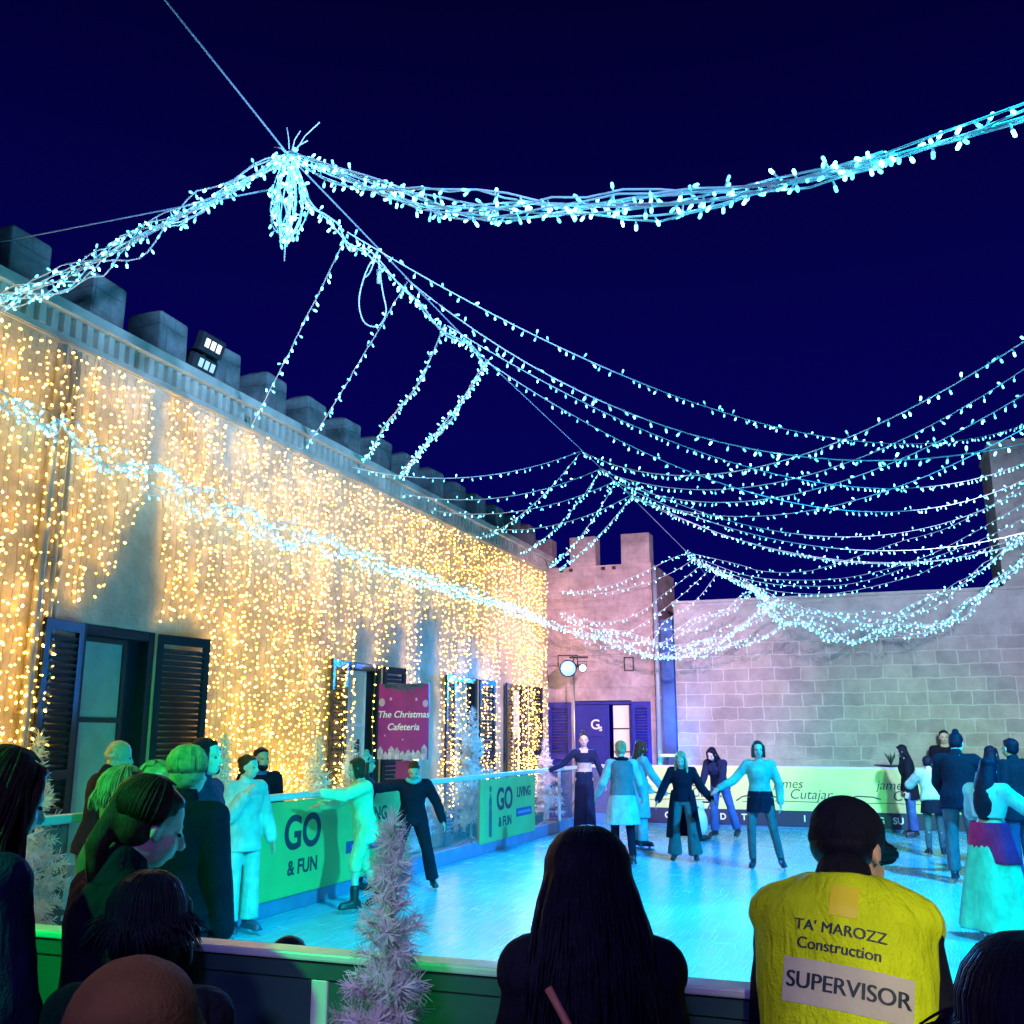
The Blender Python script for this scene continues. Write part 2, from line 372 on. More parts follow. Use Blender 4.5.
    # ---- tops
    def top_mesh(name, m_, off=.016, hem=-.10, sleeve=1.0, lo=None, collar=False, hood=False, sl_off=None, vx=None, neck=.46):
        mb = MB()
        if lo is not None: torso(mb, off, lo, neck)
        else: torso(mb, off, -9, neck, hem=hem)
        if sleeve is not None:
            so = off if sl_off is None else sl_off
            for j in J.values():
                mb.cap(tp(j['sg']*.09, -.005, .39+hunch*shr), j['sh'], (.066+off)*s, (.054+so)*s)
                mb.cap(j['sh'], j['el'], (.050*W+so)*s, (.040+so)*s)
                if sleeve > .5: mb.cap(j['el'], j['el']+(j['wr']-j['el'])*(sleeve*.96), (.041+so)*s, (.030+so)*s, hemi=True)
        if collar:
            mb.cap(tp(0, -.012, .43), tp(0, .0, .50), (.085)*s, .070*s)
        if hood:
            mb.ell(tp(0, -.10, .43), (.12*s, .06*s, .085*s), T)
        return mb.blob(name, m_, root, vx or vox, 3, wr, .10)
    if top: top_mesh(top.get('name', 'jacket'), top['m'], **{k: v for k, v in top.items() if k not in ('m', 'name')})
    if extra:
        for ex in extra: top_mesh(ex.get('name', 'vest'), ex['m'], **{k: v for k, v in ex.items() if k not in ('m', 'name')})
    # ---- scarf
    if scarf:
        sm = MB(); ring = [tp(.085*math.cos(t), .01+.08*math.sin(t), .475+.012*math.sin(t*3)) for t in [k*2*PI/14 for k in range(15)]]
        sm.tube(ring, .035*s, 8)
        if scarf[1]: sm.tube([tp(*q) for q in scarf[1]], [.03*s]+[.036*s]*(len(scarf[1])-1), 8)
        sm.blob('scarf', scarf[0], root, vox, 2, wr)
    # ---- hair
    st, hm = hair
    if hm:
        h = MB()
        if st != 'fringe':
            he(h, (0, -.033, .047), (.083, .097, .082)); he(h, (0, -.045, .0), (.080, .078, .085))
        if st == 'short': he(h, (0, .018, .083), (.064, .046, .030))
        if st in ('long', 'longwave', 'wide'):
            wd = .20 if st == 'wide' else .105
            secs = []
            for z, w_, d_, y in ((.09, .05, .05, -.03), (.03, .086, .085, -.035), (-.05, .092, .078, -.055), (-.13, .100*(wd/.105)**.5, .07, -.085), (-.24, wd, .060, -.125), (-.34, wd*.98, .052, -.135), (-.42, wd*.85, .036, -.135), (-.50, wd*.5, .02, -.13)):
                if z > -.1: c = hp(0, y, z)
                else: c = hp(0, -.05, -.1) + (T @ V((0, y+.05, z+.1)))*s
                Rr = RH if z > -.1 else T
                secs.append((c, (Rr @ V((w_, 0, 0)))*s, (Rr @ V((0, d_, 0)))*s))
            h.loft(secs, 18)
            for sg in (-1, 1):
                p0 = hp(sg*.068, .03, .06); p1 = hp(sg*.083, .028, -.03); p2 = hp(sg*.088, .022, -.12); p3 = p2+(T @ V((sg*.012, .05, -.16)))*s
                h.cap(p0, p1, .02*s, .024*s); h.cap(p1, p2, .024*s, .027*s); h.cap(p2, p3, .027*s, .016*s)
            he(h, (-.03, .028, .084), (.042, .036, .026)); he(h, (.03, .028, .084), (.042, .036, .026))
        if st == 'bob':
            he(h, (0, -.04, -.03), (.092, .075, .105)); he(h, (0, .018, .083), (.062, .046, .03))
            for sg in (-1, 1): h.cap(hp(sg*.072, .03, .05), hp(sg*.08, .025, -.09), .022*s, .024*s)
        if st == 'bun':
            he(h, (0, .018, .083), (.062, .044, .028)); he(h, (0, -.115, .055), (.042, .036, .042))
        if st == 'topbun':
            he(h, (0, .018, .083), (.062, .044, .028)); he(h, (0, -.04, .135), (.042, .042, .038))
        if st == 'pony':
            he(h, (0, .018, .083), (.062, .044, .028)); q0 = hp(0, -.11, .03)
            h.cap(q0, q0+(T @ V((0, -.05, -.12)))*s, .03*s, .034*s); h.cap(q0+(T @ V((0, -.05, -.12)))*s, q0+(T @ V((0, -.03, -.27)))*s, .034*s, .014*s)
        if hat and st == 'short':
            h = MB(); he(h, (0, -.035, .0), (.079, .078, .062))
        if st == 'balding':
            h = MB(); he(h, (0, -.035, -.005), (.0795, .080, .045))
        ho = h.blob('hair', hm, root, min(vox, .010), 3, .005, .05)
        if strands:
            sm = MB(); rs = random.Random(int(pos.x*1000)+5)
            down = (T @ V((0, 0, -1)))*s
            for k in range(strands):
                a = R(rs.uniform(-155, 155)) - PI/2; r_ = rs.uniform(1.0, 1.06)     # azimuth about the head, back = -90 deg
                ca, sa = math.cos(a), math.sin(a); pts = []
                if st == 'bun':
                    for q in range(7):
                        t = q/6; el = R(20+70*math.sin(t*PI)*.9) if sa > 0 else R(-35+60*t)
                        x = .086*r_*ca*(1-t*.75); y = -.033+(.099*r_*sa)*(1-t)+(-.088)*t*(1 if sa > 0 else 1); z = .047+.085*math.sin(PI*(.12+.5*t)) if sa > 0 else .0+(.075*t)-.02*(1-t)
                        pts.append(hp(x, y, z))
                    ln = 0
                else:
                    for q in range(6):
                        el = R(86-(23 if st in ('short', 'pony') else 18.5)*q) ; ce, se = math.cos(el), math.sin(el)
                        pts.append(hp(.087*r_*ca*ce+.006*ca, -.033+(.101*r_)*sa*ce, .045+.088*r_*se))
                    if sa > .35: pts = pts[:2 if st == 'pony' else 3]
                    ln = 0 if st in ('short', 'pony') or (sa > .35) else {'long': rs.uniform(.26, .44), 'bob': rs.uniform(.02, .09)}.get(st, 0)
                if ln:
                    p = pts[-1]; drift = V((rs.gauss(.02*ca, .02), 0, 0)); wv_ = rs.uniform(0, 6)
                    for q in range(1, 7):
                        t = q/6; out = (RH @ V((ca, sa, 0)))*s*.02*math.sin(t*2.4)*min(1, ln/.25) + (T @ V((0, -1, 0)))*s*(.055*min(1, t*1.8)*min(1, ln/.25) if sa < .2 else 0)
                        pts.append(p + down*ln*t + out + drift*t*s + V((math.sin(wv_+t*4)*.005, 0, 0)))
                n_ = len(pts); sm.tube(pts, [(.0030+.0018*math.sin(PI*i/(n_-1)))*s*sr*(1 if i < n_-1 else .3) for i in range(n_)], 4)
            n0 = sm.build('hair_strands', hm, ho)
    if hat:
        hk, hmm = hat
        c = MB()
        if hk == 'beanie':
            he(c, (0, -.018, .058), (.094, .112, .092)); he(c, (0, -.03, .035), (.093, .106, .07))
            rim = [hp(.090*math.cos(t), -.018+.110*math.sin(t), .035+.012*math.sin(t)) for t in [k*2*PI/20 for k in range(21)]]
            c.tube(rim, .016*s, 8)
        if hk == 'pompom':
            he(c, (0, -.016, .055), (.088, .104, .088)); he(c, (0, -.03, .03), (.086, .098, .07)); he(c, (0, -.02, .165), (.04, .04, .038))
            rim = [hp(.086*math.cos(t), -.016+.105*math.sin(t), .035+.012*math.sin(t)) for t in [k*2*PI/20 for k in range(21)]]
            c.tube(rim, .018*s, 8)
        if hk == 'cap':
            he(c, (0, -.012, .05), (.086, .104, .080)); he(c, (0, -.03, .02), (.084, .092, .06))
            vb = []
            c.loft([(hp(0, .07, .038), (RH @ V((.078, 0, 0)))*s, (RH @ V((0, .006, .012)))*s), (hp(0, .13, .034), (RH @ V((.068, 0, 0)))*s, (RH @ V((0, .002, .010)))*s), (hp(0, .165, .024), (RH @ V((.036, 0, 0)))*s, (RH @ V((0, .002, .009)))*s)], 12)
        if hk == 'hood':
            he(c, (0, -.03, .03), (.105, .118, .115)); he(c, (0, -.05, -.07), (.105, .10, .10)); c.cap(hp(0, -.05, -.08), tp(0, -.05, .42), .11*s, .13*s)
        c.blob({'cap': 'cap', 'hood': 'hood'}.get(hk, 'beanie'), hmm, root, min(vox, .010), 2, .004, .04)
    return root, dict(tp=tp, tv=tv, T=T, hp=hp, s=s, J=J)

# ================================================================== SETTING
WX, PAR = -7.2, 5.85           # palace wall plane and its parapet height
BX, NY, FY = -6.1, 2.69, 21.3  # left, near and far barrier lines
BH = 1.2
pave = stone('paving', (.30, .27, .24), (.36, .32, .28), (.2, .18, .16), .6, .6, 'Y', .01, rough=.6)
mb = MB(); mb.add([(-300, -300, -.03), (300, -300, -.03), (300, 300, -.03), (-300, 300, -.03)], [(0, 1, 2, 3)])
tag(mb.build('ground', mat('ground_stone', (.30, .26, .23), .6, .4, 5, .25, 1.5), None, False), kind='structure')
# ice sheet
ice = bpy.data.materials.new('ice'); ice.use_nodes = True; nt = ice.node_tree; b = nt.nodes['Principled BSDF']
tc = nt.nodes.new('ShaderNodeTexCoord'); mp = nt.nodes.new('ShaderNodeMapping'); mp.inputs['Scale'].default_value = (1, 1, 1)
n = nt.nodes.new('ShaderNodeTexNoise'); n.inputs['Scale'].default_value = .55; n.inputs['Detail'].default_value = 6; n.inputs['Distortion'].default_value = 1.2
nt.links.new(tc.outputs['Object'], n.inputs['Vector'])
mx = nt.nodes.new('ShaderNodeMix'); mx.data_type = 'RGBA'; mx.inputs['A'].default_value = (.05, .44, .60, 1); mx.inputs['B'].default_value = (.10, .56, .72, 1)  # cyan of the rink lights is partly put into the base colour
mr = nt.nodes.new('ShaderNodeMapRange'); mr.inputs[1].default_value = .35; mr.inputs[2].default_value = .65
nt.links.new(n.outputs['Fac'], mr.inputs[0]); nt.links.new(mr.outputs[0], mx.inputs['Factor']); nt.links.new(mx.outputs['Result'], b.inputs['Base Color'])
# thin curved skate scratches
wv = nt.nodes.new('ShaderNodeTexVoronoi'); wv.feature = 'DISTANCE_TO_EDGE'; wv.inputs['Scale'].default_value = 1.1
dn = nt.nodes.new('ShaderNodeTexNoise'); dn.inputs['Scale'].default_value = 1.2; dn.inputs['Detail'].default_value = 3; nt.links.new(tc.outputs['Object'], dn.inputs['Vector'])
va = nt.nodes.new('ShaderNodeVectorMath'); va.operation = 'MULTIPLY_ADD'; va.inputs[1].default_value = (1.6, 1.6, 0); nt.links.new(dn.outputs['Color'], va.inputs[0]); nt.links.new(tc.outputs['Object'], va.inputs[2]); nt.links.new(va.outputs[0], wv.inputs['Vector'])
cr = nt.nodes.new('ShaderNodeMapRange'); cr.inputs[1].default_value = 0; cr.inputs[2].default_value = .012; cr.inputs[3].default_value = .13; cr.inputs[4].default_value = .13; nt.links.new(wv.outputs['Distance'], cr.inputs[0])
nr = nt.nodes.new('ShaderNodeTexNoise'); nr.inputs['Scale'].default_value = 3; nr.inputs['Detail'].default_value = 8; nt.links.new(tc.outputs['Object'], nr.inputs['Vector'])
ra = nt.nodes.new('ShaderNodeMath'); ra.operation = 'MULTIPLY_ADD'; ra.inputs[1].default_value = .22; nt.links.new(nr.outputs['Fac'], ra.inputs[0]); nt.links.new(cr.outputs[0], ra.inputs[2]); nt.links.new(ra.outputs[0], b.inputs['Roughness'])
prev = mx.outputs['Result']; rough_src = ra.outputs[0]
for ang, sc1, sc2 in ((.4, 55, 1.1), (1.25, 70, 1.4), (2.3, 60, .9), (2.9, 80, 1.6)):
    mq = nt.nodes.new('ShaderNodeMapping'); mq.inputs['Rotation'].default_value = (0, 0, ang); mq.inputs['Scale'].default_value = (sc1, sc2, 1)
    w2 = nt.nodes.new('ShaderNodeVectorMath'); w2.operation = 'MULTIPLY_ADD'; w2.inputs[1].default_value = (.22, .22, 0); nt.links.new(dn.outputs['Color'], w2.inputs[0]); nt.links.new(tc.outputs['Object'], w2.inputs[2]); nt.links.new(w2.outputs[0], mq.inputs[0])
    nn = nt.nodes.new('ShaderNodeTexNoise'); nn.inputs['Scale'].default_value = 1; nn.inputs['Detail'].default_value = 2; nt.links.new(mq.outputs[0], nn.inputs['Vector'])
    th = nt.nodes.new('ShaderNodeMapRange'); th.inputs[1].default_value = .63; th.inputs[2].default_value = .72; th.inputs[3].default_value = 0; th.inputs[4].default_value = .15; nt.links.new(nn.outputs['Fac'], th.inputs[0])
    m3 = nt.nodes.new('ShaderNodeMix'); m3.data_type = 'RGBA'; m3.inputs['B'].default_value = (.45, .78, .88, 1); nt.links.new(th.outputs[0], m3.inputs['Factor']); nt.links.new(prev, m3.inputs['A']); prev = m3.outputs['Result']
    rr = nt.nodes.new('ShaderNodeMath'); rr.operation = 'ADD'; nt.links.new(rough_src, rr.inputs[0]); nt.links.new(th.outputs[0], rr.inputs[1]); rough_src = rr.outputs[0]
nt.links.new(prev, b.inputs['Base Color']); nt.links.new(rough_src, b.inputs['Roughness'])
bp = nt.nodes.new('ShaderNodeBump'); bp.inputs['Strength'].default_value = .12; bp.inputs['Distance'].default_value = .01; nt.links.new(nr.outputs['Fac'], bp.inputs['Height']); nt.links.new(bp.outputs['Normal'], b.inputs['Normal'])
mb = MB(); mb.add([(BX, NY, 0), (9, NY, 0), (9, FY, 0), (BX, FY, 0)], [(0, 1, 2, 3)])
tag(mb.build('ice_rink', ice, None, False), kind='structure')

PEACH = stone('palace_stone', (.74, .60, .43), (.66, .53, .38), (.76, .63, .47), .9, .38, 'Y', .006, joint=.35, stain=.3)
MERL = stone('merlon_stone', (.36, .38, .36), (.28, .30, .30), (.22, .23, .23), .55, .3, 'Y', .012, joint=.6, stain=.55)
TOWER = stone('tower_stone', (.60, .46, .42), (.50, .38, .36), (.46, .35, .33), .7, .36, 'X', .008, joint=.7, stain=.45)
FARW = stone('courtyard_stone', (.43, .39, .35), (.30, .28, .28), (.53, .50, .46), .54, .27, 'X', .016, zband=(1.5, 3.9), stain=.25)
RTW = stone('right_tower_stone', (.48, .45, .41), (.42, .40, .37), (.40, .38, .35), .7, .36, 'X', .008, zband=(1.0, 3.0), stain=.25)
DBLUE = mat('shutter_blue', (.004, .018, .035), .45, .15, 50, .2, 6)
DOORB = mat('door_blue', (.008, .014, .22), .4, .1, 40, .15, 4)
WHITEP = mat('white_paint', (.75, .74, .70), .5, .08, 50, .1, 5)
INNER = mat('net_curtain', (.62, .58, .5), .9, .3, 30, .12, 4)
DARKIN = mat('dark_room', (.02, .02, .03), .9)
METAL = mat('grey_metal', (.45, .47, .5), .35, .1, 40, .1, 6, metal=.9)
DMETAL = mat('dark_metal', (.03, .03, .035), .45, .15, 40)

# ---- palace (left)
pal = thing('palace', 'long limestone palace wall with battlements draped in warm fairy lights', 'building', (WX, 14, 0))
def P(o, l=None):
    o.parent = pal; o.matrix_parent_inverse = M.Translation((-WX, -14, 0)); return o
DOORS = [(7.60, 8.66, 2.86), (12.70, 13.80, 2.84), (16.55, 17.7, 2.84), (19.5, 20.55, 2.84)]
mb = MB(); y0, y1 = -4, 21.9
ys = [y0]+[q for d in DOORS for q in d[:2]]+[y1]
for i in range(0, len(ys), 2): mb.box((WX-.25, (ys[i]+ys[i+1])/2, 2.75), (.5, ys[i+1]-ys[i], 5.5))
for a_, b_, h in DOORS: mb.box((WX-.25, (a_+b_)/2, (h+5.5)/2), (.5, b_-a_, 5.5-h))
P(flat(mb.build('wall', PEACH)))
# cornice with little ribs
cm = MB()
cm.box((WX-.12, (y0+y1)/2, 5.53), (.38, y1-y0, .06)); cm.box((WX-.10, (y0+y1)/2, 5.80), (.52, y1-y0, .10)); cm.box((WX-.22, (y0+y1)/2, 5.655), (.46, y1-y0, .19))
yy = y0
while yy < y1:
    cm.box((WX+.045, yy, 5.655), (.07, .075, .185)); yy += .15
P(flat(cm.build('cornice', mat('cornice_stone', (.55, .47, .38), .8, .4, 30, .25, 3))))
k = 0
yc = 7.60-1.03*11
while yc < 21.7:
    m2 = MB(); w = .47; j = lambda: rnd.uniform(-.015, .015)
    x0, x1 = WX-.52, WX-.05; za, zb = 5.851, 6.42
    vs = [(x0, yc-w/2, za), (x1, yc-w/2, za), (x1, yc+w/2, za), (x0, yc+w/2, za),
          (x0, yc-w/2+j(), zb+j()), (x1, yc-w/2+j(), zb+j()), (x1, yc+w/2+j(), zb+j()), (x0, yc+w/2+j(), zb+j()),
          (x0+.14, yc-w/2+.10, zb+.07), (x1-.14, yc-w/2+.10, zb+.07+j()), (x1-.14, yc+w/2-.10, zb+.07), (x0+.14, yc+w/2-.10, zb+.07+j())]
    m2.add(vs, [(3, 2, 1, 0), (0, 1, 5, 4), (1, 2, 6, 5), (2, 3, 7, 6), (3, 0, 4, 7), (4, 5, 9, 8), (5, 6, 10, 9), (6, 7, 11, 10), (7, 4, 8, 11), (8, 9, 10, 11)])
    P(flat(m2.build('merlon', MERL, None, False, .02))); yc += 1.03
# french doors
def louvre(mbx, y0, y1, z0, z1, x, tilt=1):
    z = z0+.03
    while z < z1-.02:
        mbx.box((x, (y0+y1)/2, z), (.012, y1-y0, .05), M.Rotation(R(35*tilt), 3, 'Y')); z += .062
for di, (a_, b_, h) in enumerate(DOORS):
    d = thing('french_door', None, None, (WX, (a_+b_)/2, 0)); d.parent = pal; d.matrix_parent_inverse = M.Translation((-WX, -14, 0))
    if di == 0: d['label'] = 'tall door with both shutters folded back'
    ca = (a_+b_)/2
    def D(o): o.parent = d; return o
    fm = MB(); w = b_-a_
    for sg in (-1, 1): fm.box((-.10, sg*(w/2-.045), h/2), (.16, .085, h))
    fm.box((-.10, 0, h-.05), (.155, w-.175, .095)); fm.box((-.10, 0, .9), (.06, .07, 1.7)) if di else None
    D(flat(fm.build('frame', DBLUE, None, False, .008)))
    # inner white leaf, left one ajar: framed panes with a net behind
    ln = MB(); 
    for zz in (.2, 1.05, 1.95, h-.13): ln.box((-.13, -.13, zz), (.04, w-.42, .05))
    for yy in (-w/2+.115, w/2-.33): ln.box((-.13, yy, h/2+.03), (.045, .05, h-.15))
    D(flat(ln.build('door_leaf', DMETAL if di == 0 else WHITEP, None, False)))
    pn = MB(); pn.box((-.135, -.13, h/2), (.012, w-.44, h-.25)); D(flat(pn.build('pane', INNER, None, False)))
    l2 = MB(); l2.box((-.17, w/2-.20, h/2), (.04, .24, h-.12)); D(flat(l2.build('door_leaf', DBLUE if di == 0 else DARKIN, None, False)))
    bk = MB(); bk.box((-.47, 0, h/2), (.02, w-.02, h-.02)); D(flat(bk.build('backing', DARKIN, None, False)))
    for sg in (-1, 1):
        if di and sg < 0 and di > 2: pass
        sw = .56 if sg < 0 else (.72 if di == 0 else .56)
        sb = MB(); e = .075
        sb.box((.0, 0, h-.06), (.04, sw, .10)); sb.box((.0, 0, .08), (.04, sw, .14)); sb.box((0, 0, 1.45), (.038, sw-.15, .09))
        for q in (-1, 1): sb.box((0, q*(sw/2-.0375), h/2+.02), (.041, .075, h-.26))
        louvre(sb, -sw/2+.075, sw/2-.075, .17, h-.12, 0)
        so = D(flat(sb.build('shutter', DBLUE, None, False)))
        ang = (8 if sg < 0 else 10)*sg*-1
        so.location = (.06, sg*(w/2+sw/2+.012), 0); so.rotation_euler = (0, 0, R(ang))
    if di == 0:
        for q in (-1, 1):
            hm_ = MB(); hm_.cyl((0, 0, 0), (.0, 0, .16), .012); hh = D(hm_.build('handle', METAL)); hh.location = (-.2, -.02, 1.15+.0*q); break
# light floor of the balcony step under doors
# ---- downpipes at the left
for i, (py, r_) in enumerate(((6.95, .045), (7.10, .02), (7.17, .02))):
    pm = MB(); X = WX+.06; pm.tube([(X, py, .0), (X, py, 5.45)], r_, 10)
    for z in (.6, 2.0, 3.4, 4.8): pm.box((X-.02, py, z), (.07, r_*2+.05, .03))
    o = pm.build('drainpipe', mat('pipe_grey', (.45, .42, .36), .5, .2, 30, .15, 4))
    tag(o, ['thick grey drainpipe on palace wall left of the tall shuttered door', 'thin pipe beside the thick drainpipe on the palace wall', 'thin pipe nearest the left shutter on the palace wall'][i], 'pipe')
# ---- tower
tw = thing('stone_tower', 'square pinkish stone tower with three battlements at courtyard corner', 'building', (-5.95, 22.6, 0))
def Q(o, root, loc): o.parent = root; o.matrix_parent_inverse = M.Translation((-loc[0], -loc[1], -loc[2])); return o
TX0, TX1, TY = -7.7, -4.75, 21.9
mb = MB()
dA, dB, dH = -6.62, -5.28, 2.56
mb.box(((TX0+dA)/2, TY+.3, 2.8), (dA-TX0, .6, 5.6)); mb.box(((dB+TX1)/2, TY+.3, 2.8), (TX1-dB, .6, 5.6)); mb.box(((dA+dB)/2, TY+.3, (5.6+dH)/2), (dB-dA, .6, 5.6-dH))
mb.box((TX1-.3, TY+1.6, 2.8), (.598, 2.0, 5.598))
Q(flat(mb.build('wall', TOWER)), tw, (-5.95, 22.6, 0))
for cx, w in ((-7.35, .5), (-6.35, .62), (-5.11, .66)):
    m2 = MB(); m2.box((cx, TY+.22, 5.95), (w, .42, .70)); Q(flat(m2.build('merlon', TOWER, None, False, .02)), tw, (-5.95, 22.6, 0))
for cx in (-6.85, -6.62, -5.85, -5.6):
    m2 = MB(); m2.box((cx, TY-.02, 5.52), (.07, .08, .07)); Q(flat(m2.build('drain_spout', DMETAL)), tw, (-5.95, 22.6, 0))
m2 = MB()
wx, wz = onY(629, 664, TY).x, onY(629, 664, TY).z
for dx, dz, sx_, sz_ in ((-.10, 0, .02, .31), (.10, 0, .02, .31), (0, .145, .18, .02), (0, -.145, .18, .02)): m2.box((wx+dx, TY-.015, wz+dz), (sx_, .03, sz_))
Q(flat(m2.build('wall_box', DMETAL)), tw, (-5.95, 22.6, 0))
# tower door
dr = thing('double_door', None, None, ((dA+dB)/2, TY, 0)); Q(dr, tw, (-5.95, 22.6, 0))
w = dB-dA
m2 = MB(); m2.box((0, .14, dH-.04), (w, .1, .08)); 
for sg in (-1, 1): m2.box((sg*(w/2-.04), .14, dH/2-.05), (.08, .1, dH-.1))
flat(m2.build('frame', DOORB, dr, False))
m2 = MB(); m2.box((-w/2+.08+.36, .1, dH/2-.04), (.72, .05, dH-.1)); 
for z in (.5, 1.3, 2.05): m2.box((-w/2+.44, .07, z), (.5, .02, .55))
lf = flat(m2.build('door_leaf', DOORB, dr, False, .006))
m2 = MB(); m2.box((.42, .22, dH/2-.04), (.44, .03, dH-.12)); flat(m2.build('pane', mat('lit_pane', (.75, .66, .55), .6, 0, emis=(1, .75, .5), estr=.25), dr, False))
for z in (.75, 1.45, 1.95):
    m2 = MB(); m2.box((.42, .19, z), (.44, .03, .025)); flat(m2.build('glazing_bar', DMETAL, dr, False))
for sg, cx, sw in ((-1, -w/2-.30, .52), (1, w/2+.22, .42)):
    m2 = MB(); 
    for q in (-1, 1): m2.box((cx+q*(sw/2-.04), -.03, dH/2), (.08, .04, dH-.06))
    for z in (.1, 1.35, dH-.09): m2.box((cx, -.03, z), (sw-.16, .04, .12))
    z = .2
    while z < dH-.18: m2.box((cx, -.03, z), (sw-.16, .012, .05), M.Rotation(R(-35), 3, 'X')); z += .062
    flat(m2.build('shutter', DOORB, dr, False))
text('G', .30, WHITEP, dr, frame((-w/2+.50, .035, 2.03), (1, 0, 0), (0, 0, 1)), bold=.004)
text('s', .20, WHITEP, dr, frame((-w/2+.62, .034, 1.96), (1, 0, 0), (0, 0, 1)), bold=.004)
# pipe at tower corner
pm = MB(); pm.tube([(-4.66, 21.8, 0), (-4.66, 21.8, 5.5)], .05, 10)
for z in (1, 2.6, 4.2): pm.box((-4.66, 21.84, z), (.14, .05, .04))
tag(pm.build('drainpipe', mat('pipe_white', (.28, .34, .42), .4)), 'pale blue vertical drainpipe on the right edge of the stone tower', 'pipe')
# ---- far courtyard wall, recess, right tower
mb = MB(); mb.box((-.6, 22.25, 2.32), (7.4, .5, 4.64)); mb.box((-.6, 22.22, 4.67), (7.46, .6, .06))
tag(flat(mb.build('courtyard_wall', FARW)), 'wide pale stone block wall behind the far advertising banner', 'wall')
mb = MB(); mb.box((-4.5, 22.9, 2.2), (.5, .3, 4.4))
tag(flat(mb.build('recess_wall', mat('recess_lit_blue', (.10, .22, .42), .8, .3, 12, .3, 2))), 'narrow wall strip coloured as if lit blue, between tower and block wall', 'wall')  # blue light on this wall is put into its base colour
mb = MB(); mb.box((7.31, 23.0, 3.83), (9.9, 1.9, 7.66)); mb.box((7.31, 22.98, 7.69), (9.96, 2.0, .07))
tag(flat(mb.build('tall_building', RTW)), 'tall pale stone building rising at the right edge above the block wall', 'building')

# ---- rink barriers
RAILW = mat('rail_white', (.62, .66, .72), .35, .08, 40, .08, 5)
KICK = mat('kick_blue', (.08, .20, .42), .45, .1, 30, .15, 4)
PLEX = glassy('plexiglass', (.93, .96, 1), .10)
PANEL = mat('barrier_dark_green', (.03, .09, .10), .5, .15, 20, .25, 2)
def barrier(name, label, A, B, n, opaque=None, rh=.07):
    A = V(A); B = V(B); d = B-A; L = d.length; rz = math.atan2(d.y, d.x)
    t = thing(name, label, 'barrier', A, rz)
    m2 = MB(); m2.box((L/2, 0, BH-rh/2), (L, .09, rh)); flat(m2.build('top_rail', RAILW, t, False, .012 if rh > .05 else .006))
    if rh < .05: m2 = MB(); m2.box((L/2, 0, BH-rh-(.07-rh)/2), (L, .06, .07-rh)); flat(m2.build('under_rail', PANEL, t, False))
    m2 = MB(); m2.box((L/2, 0, .10), (L, .07, .20)); flat(m2.build('kick_board', KICK, t, False, .01))
    for i in range(n+1):
        m2 = MB(); m2.box((min(max(i*L/n, .03), L-.03), 0, (.20+BH-.07)/2), (.055, .05, BH-.27)); flat(m2.build('post', RAILW, t, False, .006))
    for i in range(n):
        m2 = MB(); x = (i+.5)*L/n
        if opaque and opaque[0] <= i < opaque[1]: m2.box((x, 0, (.2+BH-.07)/2), (L/n-.06, .04, BH-.272)); flat(m2.build('panel', PANEL, t, False))
        else: m2.box((x, 0, (.2+BH-.07)/2), (L/n-.06, .012, BH-.272)); flat(m2.build('glass_pane', PLEX, t, False))
    return t
barrier('rink_barrier', 'long side barrier of the rink with clear panes and blue rail beside the palace', (BX, NY+.06, 0), (BX, FY-.06, 0), 9)
barrier('rink_barrier', 'far barrier of the rink carrying the pale script banners', (BX, FY, 0), (8, FY, 0), 7)
barrier('rink_barrier', 'nearest rink barrier with white top rail and dark green panels before the supervisor', (BX, NY, 0), (6, NY, 0), 8, opaque=(0, 5), rh=.022)

# ---- banners on the left barrier
INK = mat('ink_dark', (.015, .03, .06), .6); BANG = mat('banner_green', (.16, .46, .16), .55, .1, 14, .1, 2); INKW = mat('ink_white', (.85, .86, .85), .6)
def side_banner(label, ya, yb):
    t = thing('advert_banner', label, 'banner', (BX+.055, (ya+yb)/2, 0))
    w = yb-ya; h0, h1 = .16, 1.12; hc = (h0+h1)/2; hh = h1-h0
    m2 = MB(); m2.box((0, 0, hc), (.02, w, hh)); flat(m2.build('sheet', BANG, t, False))
    def F(y, z): return frame((.0125, y, z), (0, 1, 0), (0, 0, 1))
    s = hh
    bo = MB(); yb_ = -w*.34      # bottle with round cap
    prof = [(-.42, .045), (-.40, .058), (-.02, .058), (.02, .045), (.06, .045), (.10, .058), (.17, .055), (.23, .025), (.27, .022)]
    vs = []; 
    for z, r_ in prof: vs += [(.0125, yb_-r_*1.1*s/.96, hc+z*s), (.0125, yb_+r_*1.1*s/.96, hc+z*s)]
    bo.add(vs, [(2*i, 2*i+1, 2*i+3, 2*i+2) for i in range(len(prof)-1)])
    cc = [(.0125, yb_+.052*math.cos(a), hc+.34*s+.05*math.sin(a)) for a in [q*2*PI/16 for q in range(16)]]; bo.add(cc, [tuple(range(16))])
    flat(bo.build('bottle_print', mat('ink_teal', (.02, .10, .12), .6), t, False))
    gx = -.10*w
    text('GO', .50*s, INK, t, F(gx+.02, hc+.14*s), bold=.012)
    text('& FUN', .22*s, INK, t, F(gx+.04, hc-.22*s), bold=.004)
    text('LIVING', .24*s, INK, t, F(w*.27, hc+.22*s), bold=.004)
    m3 = MB(); m3.box((.012, w*.27, hc-.12*s), (.006, w*.30, .14*s)); flat(m3.build('ink_box', mat('ink_blue', (.02, .07, .25), .6), t, False))
    m4 = MB()
    for q in range(9): m4.box((.0165, w*.27+(q-4)*w*.028, hc-.12*s), (.002, w*.018, .05*s))
    flat(m4.build('small_print', mat('ink_pale', (.2, .35, .6), .6), t, False))
    return t
side_banner('long green banner with a bottle and the words GO and FUN on the side barrier', 8.05, 12.45)
side_banner('smaller teal banner with a bottle and GO lettering farther along the side barrier', 14.95, 17.55)
